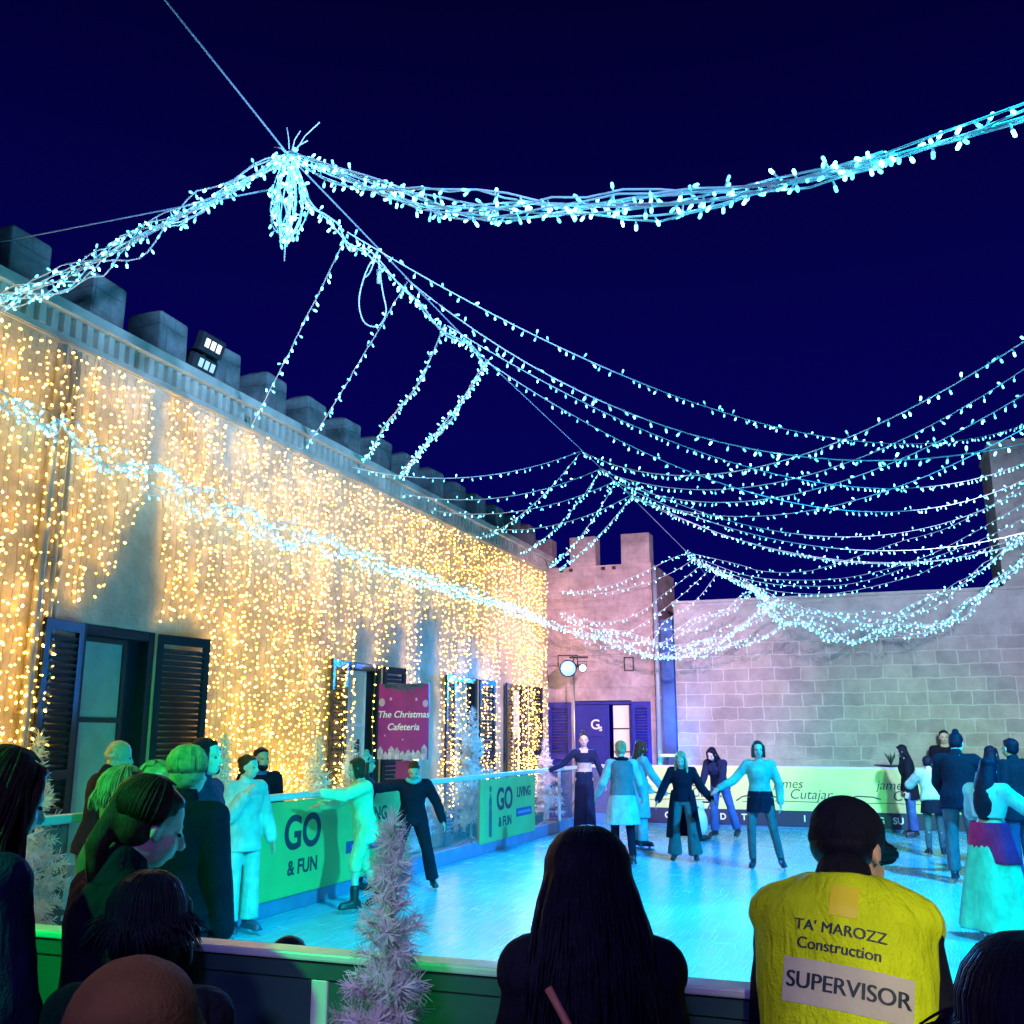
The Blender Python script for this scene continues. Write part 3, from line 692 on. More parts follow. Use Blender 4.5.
# ---- far banner
fb = thing('advert_banner', 'pale far banner with flowing script lettering above a dark worded strip', 'banner', (-2.2, FY-.055, 0))
xa, xb = onY(647, 790, FY-.06).x, onY(1060, 790, FY-.06).x
m2 = MB(); m2.box(((xa+xb)/2+2.2, 0, .76), (xb-xa, .02, .82)); flat(m2.build('sheet', mat('banner_cream', (.66, .74, .28), .55, .1, 14, .1, 2), fb, False))
m2 = MB(); m2.box(((xa+xb)/2+2.2, 0, .20), (xb-xa, .024, .29)); flat(m2.build('dark_strip', mat('strip_dark', (.02, .025, .07), .5), fb, False))
def FX(px, z): return frame((onY(px, 790, FY-.06).x+2.2, -.014, z), (1, 0, 0), (0, 0, 1))
for px in (688, 788, 892, 992):
    text('james', .25, INK, fb, FX(px, .86), shear=.25, bold=-.002); text('Cutajar', .27, INK, fb, FX(px+22, .66), shear=.25, bold=-.002)
    sw = MB(); sw.tube([FX(px-52, .52).translation, FX(px-46, .60).translation, FX(px-35, .65).translation, FX(px-20, .64).translation, FX(px-12, .60).translation], .012, 5)
    sw.tube([FX(px-46, .50).translation, FX(px-10, .53).translation, FX(px+30, .52).translation], .006, 5); sw.build('flourish', INK, fb)
for px, s_ in ((668, 'GI'), (722, 'D'), (744, 'TI'), (803, 'I'), (879, 'G'), (896, 'SU'), (909, 'C')):
    text(s_, .17, INKW, fb, FX(px, .20), bold=.004)
# things on the ledge behind far banner
pl = thing('planter', 'small dark dish with a sprig standing on the far barrier rail', 'planter', (onY(890, 752, FY).x, FY, BH))
m2 = MB(); m2.loft([(V((0, 0, .001)), V((.10, 0, 0)), V((0, .05, 0))), (V((0, 0, .03)), V((.30, 0, 0)), V((0, .06, 0))), (V((0, 0, .05)), V((.33, 0, 0)), V((0, .065, 0)))], 20); m2.build('dish', DMETAL, pl)
m2 = MB()
for q in range(14):
    a_ = rnd.uniform(0, 6.28); m2.tube([(0, 0, .04), (.05*math.cos(a_), .03*math.sin(a_), .12+.1*rnd.random()), (.10*math.cos(a_), .05*math.sin(a_), .17+.14*rnd.random())], [.008, .014, .004], 5)
m2.build('sprig', mat('leaf_dark', (.03, .06, .04), .6), pl)
tb = thing('side_table', 'small white topped table with dark legs behind the far barrier by tower', 'table', (onY(667, 745, 21.62).x, 21.62, 0))
m2 = MB(); m2.cyl((0, 0, 1.36), (0, 0, 1.42), .20, 24); m2.build('table_top', WHITEP, tb)
m2 = MB(); m2.cyl((0, 0, 0.02), (0, 0, 1.36), .035, 10); m2.cyl((0, 0, 0), (0, 0, .03), .18, 16); m2.build('pedestal', DMETAL, tb)

# ---- Christmas cafeteria sign
PUR = mat('sign_purple', (.30, .01, .22), .45, .05, 30, .2, 3)
sg = thing('menu_sign', 'purple Christmas Cafeteria sign board on a post before the second door', 'sign', (-6.70, 13.55, 0), R(6))
zb, zt = 1.46, 2.55; wS = .78
m2 = MB(); m2.box((0, 0, (zb+zt)/2), (wS, .03, zt-zb)); flat(m2.build('board', PUR, sg, False))
m2 = MB(); m2.box((.0, .03, zb/2), (.22, .04, zb-.04)); m2.box((0, .02, .02), (.5, .35, .04)); flat(m2.build('post', mat('post_purple', (.22, .01, .12), .5), sg, False))
def FS(x, z, y=-.0165): return frame((x, y, z), (1, 0, 0), (0, 0, 1))
text('The Christmas', .135, INKW, sg, FS(0, 2.10), shear=.2, bold=.002, ext=.001); text('Cafeteria', .135, INKW, sg, FS(0, 1.92), shear=.2, bold=.002, ext=.001)
m2 = MB()
for q in range(60):
    x = rnd.uniform(-.3, .3); z = zt-.02-abs(rnd.gauss(0, .05))*(1-abs(x)/.45); m2.box((x, -.02, z), (.06, .006, .02), M.Rotation(rnd.uniform(0, 3), 3, 'Y'))
flat(m2.build('fir_print', mat('fir_teal', (.02, .13, .2), .6), sg, False))
m2 = MB()
for x, z, r_ in ((-.34, 2.28, .05), (.34, 2.26, .045), (-.2, 2.33, .02), (.2, 2.32, .02), (0, 1.74, .012), (-.28, 1.8, .012)): m2.ell((x, -.018, z), (r_, .005, r_*1.2), None, 12, 6)
m2.build('bauble_print', mat('bauble_lilac', (.55, .4, .6), .5), sg)
m2 = MB(); x = -.39
while x < .36:
    w_ = rnd.uniform(.05, .11); hh_ = rnd.uniform(.06, .16); m2.box((x+w_/2, -.019, zb+hh_/2), (w_*.92, .008, hh_)); m2.add([(x, -.021, zb+hh_), (x+w_, -.021, zb+hh_), (x+w_/2, -.021, zb+hh_+.06)], [(0, 1, 2)]); x += w_
flat(m2.build('village_print', mat('village_grey', (.5, .45, .55), .6, 0, 0, .5, 14), sg, False))

# ================================================================== WHITE ARTIFICIAL TREES
TIN = mat('tinsel_white', (.85, .83, .86), .45, spec=.4, var=.12, vscale=6); TRK = mat('tree_pole', (.4, .36, .34), .5)
def tree_meshes(H, Rb, nb, npb, nl, nw, seed):
    r_ = random.Random(seed); c = MB(); t = MB()
    t.cap((0, 0, .02), (0, 0, H*.97), .018, .006, 8)
    for q in range(3):
        a = q*2*PI/3; t.tube([(0, 0, .12), (.16*math.cos(a), .16*math.sin(a), .02), (.22*math.cos(a), .22*math.sin(a), .012)], .012, 6)
    for i in range(nb):
        u = (i+.5)/nb; z = H*(.16+.82*u); ln = Rb*(1-u)**1.15*r_.choice((.5, .75, 1, 1.25))*r_.uniform(.85, 1.1)+.035
        a = i*2.399+r_.uniform(-.3, .3); el = R(r_.uniform(-5, 22)+25*u)
        d = V((math.cos(a)*math.cos(el), math.sin(a)*math.cos(el), math.sin(el)))
        c.tube([V((0, 0, z)), V((0, 0, z))+d*ln], .004, 4)
        tips = [(V((0, 0, z)), d, ln)]
        for q in range(2 if ln > .12 else 0):
            f = r_.uniform(.35, .7); dd = (M.Rotation(R(r_.choice((-42, 42))), 3, 'Z') @ d); tips.append((V((0, 0, z))+d*ln*f, dd, ln*.45))
        for p0, dd, l2 in tips:
            x = dd.orthogonal().normalized(); y = dd.cross(x)
            for k in range(max(6, int(npb*l2/Rb))):
                f = r_.uniform(.08, 1.02); an = r_.uniform(0, 6.283); o = (x*math.cos(an)+y*math.sin(an)); n_ = (o+dd*.55+V((0, 0, -.12))).normalized()
                p = p0+dd*l2*f; ll = nl*r_.uniform(.6, 1.15); sdv = n_.cross(dd).normalized()*nw
                c.add([p-sdv, p+sdv, p+n_*ll+sdv*.5, p+n_*ll-sdv*.5], [(0, 1, 2, 3)])
    for k in range(npb//2):
        p = V((0, 0, H*r_.uniform(.93, 1.0))); n_ = V((r_.gauss(0, .5), r_.gauss(0, .5), 1)).normalized(); c.add([p-V((nw, 0, 0)), p+V((nw, 0, 0)), p+n_*nl], [(0, 1, 2)])
    return t, c
def tree_thing(label, loc, meshes=None, data=None, scale=1, rz=0):
    t = thing('artificial_tree', label, 'tree', loc, rz, 'white artificial Christmas trees'); t.scale = (scale,)*3
    if meshes:
        a = meshes[0].build('trunk', TRK, t); c = meshes[1].build('crown', TIN, t, False)
        return t, (a.data, c.data)
    for nme, d in zip(('trunk', 'crown'), data): link(bpy.data.objects.new(nme, d), t)
    return t, data
tree_thing('white tinsel Christmas tree in the foreground against the nearest barrier', (-1.19, 2.36, 0), tree_meshes(1.60, .30, 210, 260, .040, .0013, 3))
_, td = tree_thing('white tree glowing green at the left edge beside the tall left shutter', (-6.75, 6.75, 0), tree_meshes(1.8, .36, 110, 60, .08, .006, 4))
for px, py, Y_, lab, scl in ((225, 742, 9.3, 'white tree behind the person in white coat, before the lit palace wall', 1), (318, 738, 11.2, 'white tree behind the side barrier left of the teal beanie', 1),
                        (408, 738, 13.2, 'white tree standing directly below the purple sign', .96), (472, 706, 16.1, 'tallest white tree, between the purple sign and third door', 1.24), (352, 742, 12.2, 'white tree right behind the teal beanie wearer', .98),
                        (545, 752, 20.0, 'white tree at the far end of the side barrier below the last door', .95)):
    X = -6.72; y = Y_
    p = onX(px, 736, X)
    tree_thing(lab, (X, p.y, 0), None, td, scl, rnd.uniform(0, 6))

# ---- stage lights
LENS_C = mat('lens_cyan', (.5, .9, 1), .3, emis=(.02, .20, 1), estr=4); LENS_W = mat('lens_white', (.9, .9, 1), .3, emis=(.25, .6, 1), estr=2.5)
def par(name, label, loc, aim, lens, group=None):
    t = thing(name, label, 'stage light', loc, 0, group); d = (V(aim)-V(loc)).normalized()
    t.rotation_mode = 'QUATERNION'; t.rotation_quaternion = d.to_track_quat('-Z', 'Y')
    m2 = MB(); m2.loft([(V((0, 0, z)), V((r_, 0, 0)), V((0, r_, 0))) for z, r_ in ((.22, .05), (.20, .09), (.02, .11), (-.04, .125))], 20); m2.build('housing', DMETAL, t)
    m2 = MB(); m2.cyl((0, 0, -.044), (0, 0, -.05), .105, 24); m2.build('lens', lens, t)
    m2 = MB(); m2.tube([(-.14, 0, .08), (-.14, .17, .08), (.14, .17, .08), (.14, 0, .08)], .012, 6); m2.build('yoke', DMETAL, t)
    return t
SL = onY(568, 668, 20.9); SL2 = onY(577, 668, 20.9)
par('stage_light', 'bright blue stage light on the stand by the tower', SL, (-1, 5, 0), LENS_C).scale = (1.5,)*3
par('stage_light', 'smaller white lit stage light right of the blue one on the stand', V((SL2.x+.12, SL2.y, SL2.z)), (1, 8, .5), LENS_W).scale = (.75,)*3
st = thing('light_stand', 'thin metal stand holding the two stage lights before the blue door', 'stand', (SL.x+.05, 21.15, 0))
m2 = MB(); m2.cyl((0, 0, .05), (0, 0, SL.z+.3), .022, 10); m2.build('pole', METAL, st)
m2 = MB(); m2.box((.12, 0, SL.z+.24), (.42, .04, .04)); flat(m2.build('crossbar', DMETAL, st))
for q in range(3):
    a_ = q*2*PI/3+.4; m2 = MB(); m2.tube([(0, 0, .5), (.3*math.cos(a_), .12*math.sin(a_), .02)], .014, 6); m2.build('leg', DMETAL, st)
# floodlight on merlon
fl = thing('floodlight', 'black floodlight with white lit panels mounted on a palace merlon', 'floodlight', onX(208, 352, WX+.06))
fl.rotation_euler = (0, R(18), 0)
m2 = MB(); m2.box((0, 0, .08), (.09, .42, .22)); m2.box((-.02, 0, -.16), (.09, .42, .18)); flat(m2.build('housing', DMETAL, fl, False, .01))
fe = mat('led_white', (.9, .9, .9), .3, emis=(1, .92, 1), estr=1.3)
for zz, e_ in ((.08, fe), (-.16, mat('led_dim', (.9, .9, .9), .3, emis=(.6, .75, 1), estr=.35))):
    for q in (-1, 0, 1):
        m2 = MB(); m2.box((.048, q*.105, zz), (.006, .07, .10)); flat(m2.build('led_panel', e_, fl, False))
m2 = MB(); m2.box((-.1, 0, -.05), (.12, .05, .3)); flat(m2.build('bracket', DMETAL, fl))

# ================================================================== PEOPLE
VEST_Y = cloth('vest_yellow', (.66, .82, .015), .6)
PATCH = mat('vest_patch', (.85, .70, .02), .5); PAPER = mat('paper', (.58, .54, .48), .7, .15, 30, .08, 6)
def side_L(u, f): return {'L': (u, f)}
# -- supervisor
sup, K = person('person in yellow high visibility vest and black cap seen from behind at the nearest barrier', at(823, 2.45), 1.735, 6, lean=19, side=1, head=(24, 5), hunch=.058, shr=0,
    arms={'L': ((-.14, .10, -1), (.15, 1, -.05)), 'R': ((.16, .10, -1), (-.15, 1, -.05))}, female=False, fit=.82, top=dict(m=BLACK, off=.013, hem=-.13, collar=True), bottom=(BLACK, .02, .01, .98),
    hair=('short', H_BLACK), hat=('cap', BLACK), shoes='shoe', skin=SKIN, vox=.0085)
tp, tv, T, s = K['tp'], K['tv'], K['T'], K['s']
vm = MB(); secs = []
for z, hw, hd, yo in ((-.16, .198, .138, -.004), (-.06, .194, .134, -.006), (.05, .186, .128, 0), (.15, .182, .124, .0), (.26, .196, .136, 0), (.36, .202, .138, -.006), (.42, .188, .122, -.014), (.465, .130, .100, -.02), (.497, .086, .084, -.022)):
    secs.append((tp(0, yo, z), tv(hw, 0, 0), tv(0, hd, 0)))
vm.loft(secs, 28)
for k, j in K['J'].items(): vm.cap(tp(j['sg']*.06, -.008, .432), tp(j['sg']*.150, -.010, .412), .080*s, .068*s)
vest = vm.blob('vest', VEST_Y, sup, .0085, 4, .016, .16)
bpy.context.view_layer.update()
dg = bpy.context.evaluated_depsgraph_get(); ev = vest.evaluated_get(dg); tm = ev.to_mesh()
bvh = BVHTree.FromPolygons([v.co.copy() for v in tm.vertices], [tuple(p.vertices) for p in tm.polygons]); ev.to_mesh_clear()
cvx = T @ V((1, 0, 0)); cvz = T @ V((0, 0, 1)); cvy = T @ V((0, 1, 0))
def onto(x, z, off):
    o = tp(0, 0, 0)+cvx*x+cvz*z-cvy*1.0
    h, n_, _, _ = bvh.ray_cast(o, cvy)
    return (h if h else o+cvy*.86) - cvy*off
def wrap_text(body, size, x, z, rot, m, nme, bold=0, off=.004, dbl=.0014):
    t = text(body, size, m, sup, M.Identity(4), nme, 0, bold, 0)
    bm = bmesh.new(); bm.from_mesh(t.data)
    if dbl:
        g = bmesh.ops.duplicate(bm, geom=bm.verts[:]+bm.edges[:]+bm.faces[:])
        dv = set(e for e in g['geom'] if isinstance(e, bmesh.types.BMVert))
        for v in dv: v.co.x += dbl; v.co.z = 1
    bmesh.ops.triangulate(bm, faces=bm.faces)
    bmesh.ops.subdivide_edges(bm, edges=[e for e in bm.edges if e.calc_length() > size*.25], cuts=2)
    ca, sa = math.cos(rot), math.sin(rot)
    for v in bm.verts:
        a, c = v.co.x*ca-v.co.y*sa, v.co.x*sa+v.co.y*ca; v.co = onto(x+a, z+c, off+(.0004 if v.co.z > .5 else 0))
    bm.to_mesh(t.data); bm.free(); return t
def wrap_sheet(w, h, x, z, rot, m, nme, off=.003, n=(24, 8)):
    vs = []; fs = []; ca, sa = math.cos(rot), math.sin(rot)
    for i in range(n[1]+1):
        for k in range(n[0]+1):
            a = (k/n[0]-.5)*w; c = (i/n[1]-.5)*h; vs.append(onto(x+a*ca-c*sa, z+a*sa+c*ca, off))
    for i in range(n[1]):
        for k in range(n[0]): q = i*(n[0]+1)+k; fs.append((q, q+1, q+n[0]+2, q+n[0]+1))
    return MB().add(vs, fs).build(nme, m, sup)
rt_ = R(-5)
wrap_sheet(.062, .070, 0.012, .437, rt_, PATCH, 'patch', .002, (8, 10))
wrap_text("TA' MAROZZ", .0335, .002, .372, rt_, INK, 'lettering', 0, .0022)
wrap_text('Construction', .0335, -.002, .334, rt_, INK, 'lettering', 0, .0022)
wrap_sheet(.275, .092, .012, .255, rt_, PAPER, 'paper_label', .0018)
wrap_text('SUPERVISOR', .0475, .012, .255, rt_, INK, 'lettering', 0, .0032, .0024)

# -- long haired woman in front
wm, K2 = person('person with long straight black hair and dark jacket seen from behind, bag strap across back', at(590, 2.15), 1.625, -4, lean=10, hunch=.045, head=(4, 2), arms={'L': ((-.16, .15, -1), (.2, 1, -.2)), 'R': ((.20, .15, -1), (-.2, 1, -.2))},
    top=dict(m=BLACK, off=.026, hem=-.2, collar=True), bottom=(DKJ, .012, 0, 1), hair=('long', H_BLACK), shoes='shoe', vox=.0085, fit=.80, strands=520)
tp, s = K2['tp'], K2['s']
m2 = MB(); pts = []
for q in range(14):
    f = q/13; x = -.10+.30*f; z = .40-.52*f; pts.append(tp(x, -.150-.03*math.sin(f*3.1), z))
m2.tube(pts, .009*s, 6); m2.build('bag_strap', mat('strap_pink', (.45, .16, .12), .5), wm)

person('person whose dark rounded head fills the bottom right corner, seen from behind', at(1010, 1.35), 1.56, 0, top=dict(m=BLACK, off=.03, collar=True), bottom=(BLACK, .015, 0, 1), hair=('bob', H_BLACK), shoes='shoe', vox=.0085, strands=900, sr=.45)
person('person in smooth brown beanie close to the camera at the bottom left', at(150, 1.40), 1.50, 15, top=dict(m=NAVY, off=.03, collar=True), bottom=(BLACK, .015, 0, 1), hair=('long', H_BLACK), hat=('beanie', BROWN), shoes='shoe', vox=.0085)
person('person with long dark hair cut by the left edge of the picture, facing right', at(-26, 3.15), 1.76, 65, lean=5, head=(5, 14), arms={'L': ((-.2, .1, -1), (.2, .5, -1)), 'R': ((.2, .1, -1), (-.1, .5, -1))}, top=dict(m=NAVY, off=.03, collar=True), bottom=(BLACK, .015, 0, 1), hair=('long', H_BROWN), shoes='shoe', vox=.0095, strands=420)
person('person in profile with hair tied back and dark coat, nearest of the green lit crowd', at(116, 3.1), 1.68, 72, fit=.92, lean=6, head=(6, 16), arms={'L': ((-.15, .15, -1), (.2, .6, -1)), 'R': ((.15, .1, -1), (-.1, .5, -1))}, top=dict(m=BLACK, off=.03, collar=True), bottom=(BLACK, .015, 0, 1), hair=('pony', H_BROWN), shoes='shoe', vox=.0085, strands=420, sr=.7)
person('person with black bobbed hair seen from behind, lowest of the crowd at the left', at(160, 2.45), 1.49, 25, top=dict(m=BLACK, off=.03, collar=True), bottom=(BLACK, .015, 0, 1), hair=('bob', H_BLACK), shoes='shoe', vox=.0095, strands=480, sr=.7)
person('person with blond bob and light jacket, head just above the profile coat wearer', at(124, 4.3), 1.63, 95, head=(0, 5), top=dict(m=OLIVE, off=.03, collar=True), bottom=(DKJ, .015, 0, 1), hair=('bob', H_BLOND), vox=.0095, strands=260)
person('person with long blond hair and dark jacket facing the camera in the green lit crowd', at(158, 5.6), 1.62, 168, head=(5, 6), top=dict(m=BLACK, off=.025, collar=True), bottom=(DKJ, .015, 0, 1), hair=('long', H_BLOND), vox=.0095, strands=220)
person('person with smooth blond hair seen from behind in the green lit crowd', at(189, 5.25), 1.70, 30, top=dict(m=BLACK, off=.03, collar=True), bottom=(BLACK, .015, 0, 1), hair=('short', H_BLOND), vox=.0095, female=False, fit=.9, strands=260)
person('person with curly dark hair half hidden behind the smooth blond head', at(204, 7.0), 1.74, 120, top=dict(m=NAVY, off=.025, collar=True), bottom=(DKJ, .015, 0, 1), hair=('bob', H_BLACK), vox=.011)
person('balding grey haired person in dark jacket before the tall shuttered door', at(103, 8.55), 1.78, 75, lean=8, head=(5, 6), top=dict(m=BLACK, off=.025, collar=True), bottom=(GREY, .015, 0, 1), hair=('balding', H_GREY), shoes='shoe', skin=SKIN, vox=.011, female=False)
person('person in white jacket and trousers with one hand at the mouth by the green banner', onZ(221, 934, 0)+V((.18, 0, 0)), 1.58, 150, head=(-25, 4), arms={'L': ((-.28, .1, -1), (-.12, .35, -1)), 'R': ((.18, .35, -1), (-.42, .75, 1.15))},
    top=dict(m=WHITE, off=.035, hem=-.2, collar=True), bottom=(WHITE, .028, .03, .98), hair=('bun', H_BROWN), vox=.011, boot=BOOT_B)
bm_, KB = person('bearded person in dark open jacket standing behind the green banner', at(262, 11.3), 1.67, 160, head=(-5, 0), top=dict(m=JEANS, off=.014, collar=True), extra=[dict(name='jacket', m=BLACK, off=.028, hem=-.1, lo=None)], bottom=(GREY, .015, 0, 1), hair=('short', H_BLACK), shoes='shoe', skin=SKIN, vox=.011, female=False)
m2 = MB(); hp, s = KB['hp'], KB['s']
m2.ell(hp(0, .035, -.085), (.058*s, .058*s, .045*s)); m2.ell(hp(-.045, .01, -.055), (.026*s, .04*s, .05*s)); m2.ell(hp(.045, .01, -.055), (.026*s, .04*s, .05*s)); m2.blob('beard', H_BLACK, bm_, .010, 2)
person('person in teal pompom beanie watching from behind the side barrier', at(366, 12.6), 1.56, 110, top=dict(m=NAVY, off=.028, collar=True), bottom=(BLACK, .015, 0, 1), hair=('long', H_BROWN), hat=('pompom', TEAL), shoes='shoe', vox=.012)
person('person in pale green lit sweater skating past the green banner with arms reaching left', onZ(341, 910, 0)+V((.25, 0, 0)), 1.55, -105, lean=8, head=(0, 4), arms={'L': ((-.2, 1, -.35), (.0, 1, .15)), 'R': ((.25, .8, -.75), (-.2, 1, -.1))}, legs={'L': ((-.05, .30, -1), (-.02, .0, -1)), 'R': ((.06, -.05, -1), (.05, -.55, -1))},
    top=dict(m=cloth('pale_green', (.35, .75, .45)), off=.03, hem=-.22, name='sweater'), bottom=(LIME, .02, 0, .25), hair=('bob', H_BROWN), vox=.012)
person('person in black clothes skating with legs wide apart and arms spread below the purple sign', onZ(411, 890, 0), 1.50, 178, lean=9, head=(0, 20), arms={'R': ((1, .15, -.15), (1, .1, .02)), 'L': ((-.6, .1, -1), (-.35, .25, -1))}, legs={'L': ((-.26, .16, -1), (-.22, -.1, -1)), 'R': ((.24, .2, -1), (.16, -.12, -1))},
    top=dict(m=BLACK, off=.03, hem=-.12, collar=True), bottom=(BLACK, .025, .02, 1), hair=('short', H_BROWN), skin=SKIN, vox=.012, female=False, scarf=(TEAL, None))
person('person in navy cropped top and long navy skirt holding the side barrier rail', onZ(585, 838, 0)+V((.0, 0, 0)), 1.80, 172, head=(8, -2), arms={'R': ((.75, .0, -.72), (.9, .1, -.38)), 'L': ((-.42, -.05, -1), (-.30, .3, -1))},
    top=dict(m=NAVY, off=.012, lo=.16, neck=.43, name='cropped_top'), skirt=(NAVY, .10, -.86, .155, .20, dict(folds=7, amp=.012)), hair=('topbun', H_BROWN), vox=.012)
person('person in dark vest over white sleeves, pale skirt and black leggings, seen from behind', onZ(624, 866, 0), 1.70, -6, lean=6, head=(-20, 6), arms={'L': ((-.42, .0, -1), (-.25, .6, -.6)), 'R': ((.34, .0, -1), (.2, .7, -.75))},
    top=dict(m=WHITE, off=.022, name='sweater', lo=-.1), extra=[dict(name='vest', m=TAUPE, off=.034, hem=-.02, sleeve=None)], legs={'L': ((-.05, .22, -1), (-.02, -.12, -1)), 'R': ((.05, .05, -1), (.04, -.3, -1))}, skirt=(WHITE, .02, -.42, .185, .27, dict(folds=8, amp=.015)), bottom=(BLACK, .008, 0, 1), hair=('bun', H_BLOND), scarf=(BLACK, None), vox=.012)
person('person in long light blue coat reaching to the right beside the vest wearer', onZ(640, 849, 0), 1.68, 60, lean=4, arms={'L': ((-.2, .4, -1), (0, .8, -.8)), 'R': ((.25, .55, -1), (.1, .8, -1))}, top=dict(m=cloth('light_blue', (.2, .5, .6)), off=.03, collar=True), coat=(cloth('light_blue', (.2, .5, .6)), -.5, .24, 20), bottom=(cloth('light_blue', (.2, .5, .6)), .02, .02, 1), hair=('long', H_BROWN), vox=.012)
person('person in open long black coat and flared grey trousers skating towards the camera', onZ(685, 861, 0), 1.56, 184, lean=5, head=(4, 22), arms={'R': ((.55, .02, -1), (.35, .45, -.8)), 'L': ((-.55, .1, -1), (-.75, .4, -.8))}, legs={'L': ((-.12, .26, -1), (-.1, -.2, -1)), 'R': ((.12, .14, -1), (.06, -.26, -1))},
    top=dict(m=BLACK, off=.03, hem=-.05), coat=(BLACK, -.62, .30, 75), bottom=(GREY, .016, .06, 1.08), hair=('long', H_BLOND), vox=.012)
person('person with long dark hair, navy jacket and jeans bending over the white skating aid', onZ(722, 838, 0), 1.62, 205, lean=24, head=(5, 8), arms={'R': ((.15, .35, -1), (.05, .7, -.9)), 'L': ((-.15, .5, -1), (.15, .7, -.8))}, legs={'L': ((-.2, -.2, -1), (-.15, -.3, -1)), 'R': ((.05, .15, -1), (.05, -.1, -1))},
    top=dict(m=NAVY, off=.03, hem=-.12, collar=True), bottom=(JEANS, .018, .02, 1), hair=('long', H_BLACK), vox=.012)
person('person in green sweater and black shorts with grey tights skating towards the camera', onZ(764, 869, 0), 1.70, 180, head=(-6, 2), arms={'R': ((.72, .15, -.8), (.85, .35, -.45)), 'L': ((-.38, .05, -1), (-.02, .35, -1))}, legs={'L': ((-.17, .22, -1), (-.2, -.16, -1)), 'R': ((.14, .12, -1), (.0, -.22, -1))},
    top=dict(m=GREENS, off=.022, hem=-.02, name='sweater'), skirt=(BLACK, .06, -.23, .175, .21, dict(folds=3, amp=.006)), bottom=(GREY, .006, 0, 1), hair=('bob', H_BROWN), vox=.0115)
person('person with long dark hair in profile at left end of the right hand group', onZ(914, 838, 0), 1.60, -100, lean=6, head=(0, 6), top=dict(m=BLACK, off=.028, hem=-.3), bottom=(JEANS, .016, .02, 1), hair=('long', H_BLACK), vox=.012)
person('person in white puffy jacket and black skirt with grey tights, seen from behind', onZ(937, 857, 0), 1.47, -8, lean=14, head=(0, 10), arms={'L': ((-.6, .5, -.7), (.2, 1, .1)), 'R': ((.6, .5, -.7), (-.2, 1, .1))}, top=dict(m=WHITE, off=.045, hem=-.06), skirt=(BLACK, .0, -.26, .18, .22, dict(folds=6, amp=.01)), bottom=(GREY, .006, 0, 1), hair=('short', H_BLACK), vox=.012)
person('person in black sweater standing tallest behind the far barrier', V((onY(946, 760, 21.75).x, 21.75, .0)), 1.90, 175, top=dict(m=BLACK, off=.025), bottom=(BLACK, .015, 0, 1), hair=('short', H_BLACK), shoes='shoe', vox=.013, female=False)
person('person in black jacket and grey trousers seen from behind in the right hand group', onZ(967, 884, 0), 1.80, 12, lean=8, fit=1.15, head=(5, 8), arms={'L': ((-.25, .3, -1), (.1, .8, -.6)), 'R': ((.55, .6, -.6), (.4, 1, -.3))}, legs={'L': ((-.06, .04, -1), (.0, -.05, -1)), 'R': ((.04, .1, -1), (-.02, -.05, -1))}, top=dict(m=BLACK, off=.034, hem=-.16, collar=True), bottom=(GREY, .018, .01, 1), hair=('topbun', H_BLACK), vox=.012)
person('person in white jacket mostly hidden between the black jacket and the right edge', onZ(1000, 868, 0), 1.62, 20, lean=6, arms={'L': ((-.4, .5, -.8), (.1, 1, 0)), 'R': ((.4, .5, -.8), (-.1, 1, 0))}, top=dict(m=WHITE, off=.04), bottom=(JEANS, .016, .02, 1), hair=('long', H_BLACK), vox=.012)
person('person in long mint skirt with magenta wrap and white cropped jacket at the right', onZ(1000, 940, 0), 1.56, 28, lean=6, head=(0, 10), arms={'L': ((-.35, .5, -.9), (.3, 1, .1)), 'R': ((.5, .6, -.6), (.2, 1, -.1))}, top=dict(m=WHITE, off=.035, hem=.02, lo=.08), skirt=(MINT, .06, -.90, .17, .40, dict(folds=8, amp=.022)), coat=(MAG, -.27, .255, 130, (.04, 0)), hair=('long', H_BLACK), vox=.011)
person('person with short dark hair and black coat cut by the right edge', onZ(1026, 884, 0), 1.72, -50, top=dict(m=BLACK, off=.032, hem=-.25, collar=True), bottom=(DKJ, .016, .01, 1), hair=('short', H_BLACK), vox=.012, female=False)
person('small dark haired person on the ice just behind the nearest barrier', at(297, 3.55), 1.12, 30, top=dict(m=NAVY, off=.03), bottom=(BLACK, .015, 0, 1), hair=('bob', H_BLACK), vox=.0095)

# skating aid
ka = thing('skating_aid', 'white rounded skating aid with dark base held by the bending jeans wearer', 'skating aid', onZ(700, 840, 0))
m2 = MB(); m2.ell((0, 0, .30), (.15, .15, .26)); m2.ell((0, 0, .56), (.11, .11, .12)); m2.blob('body', mat('aid_white', (.75, .8, .82), .35), ka, .012, 2)
m2 = MB(); m2.ell((0, 0, .05), (.21, .24, .05)); m2.build('base', BOOT_D, ka)
m2 = MB(); m2.tube([(-.18, -.05, .55), (-.2, .12, .64), (.2, .12, .64), (.18, -.05, .55)], .018, 8); m2.build('handle', BOOT_B, ka)
m2 = MB(); m2.cap((0, -.10, .56), (0, -.17, .545), .025, .006, 10); m2.build('beak', mat('beak_orange', (.6, .2, .03), .4), ka)

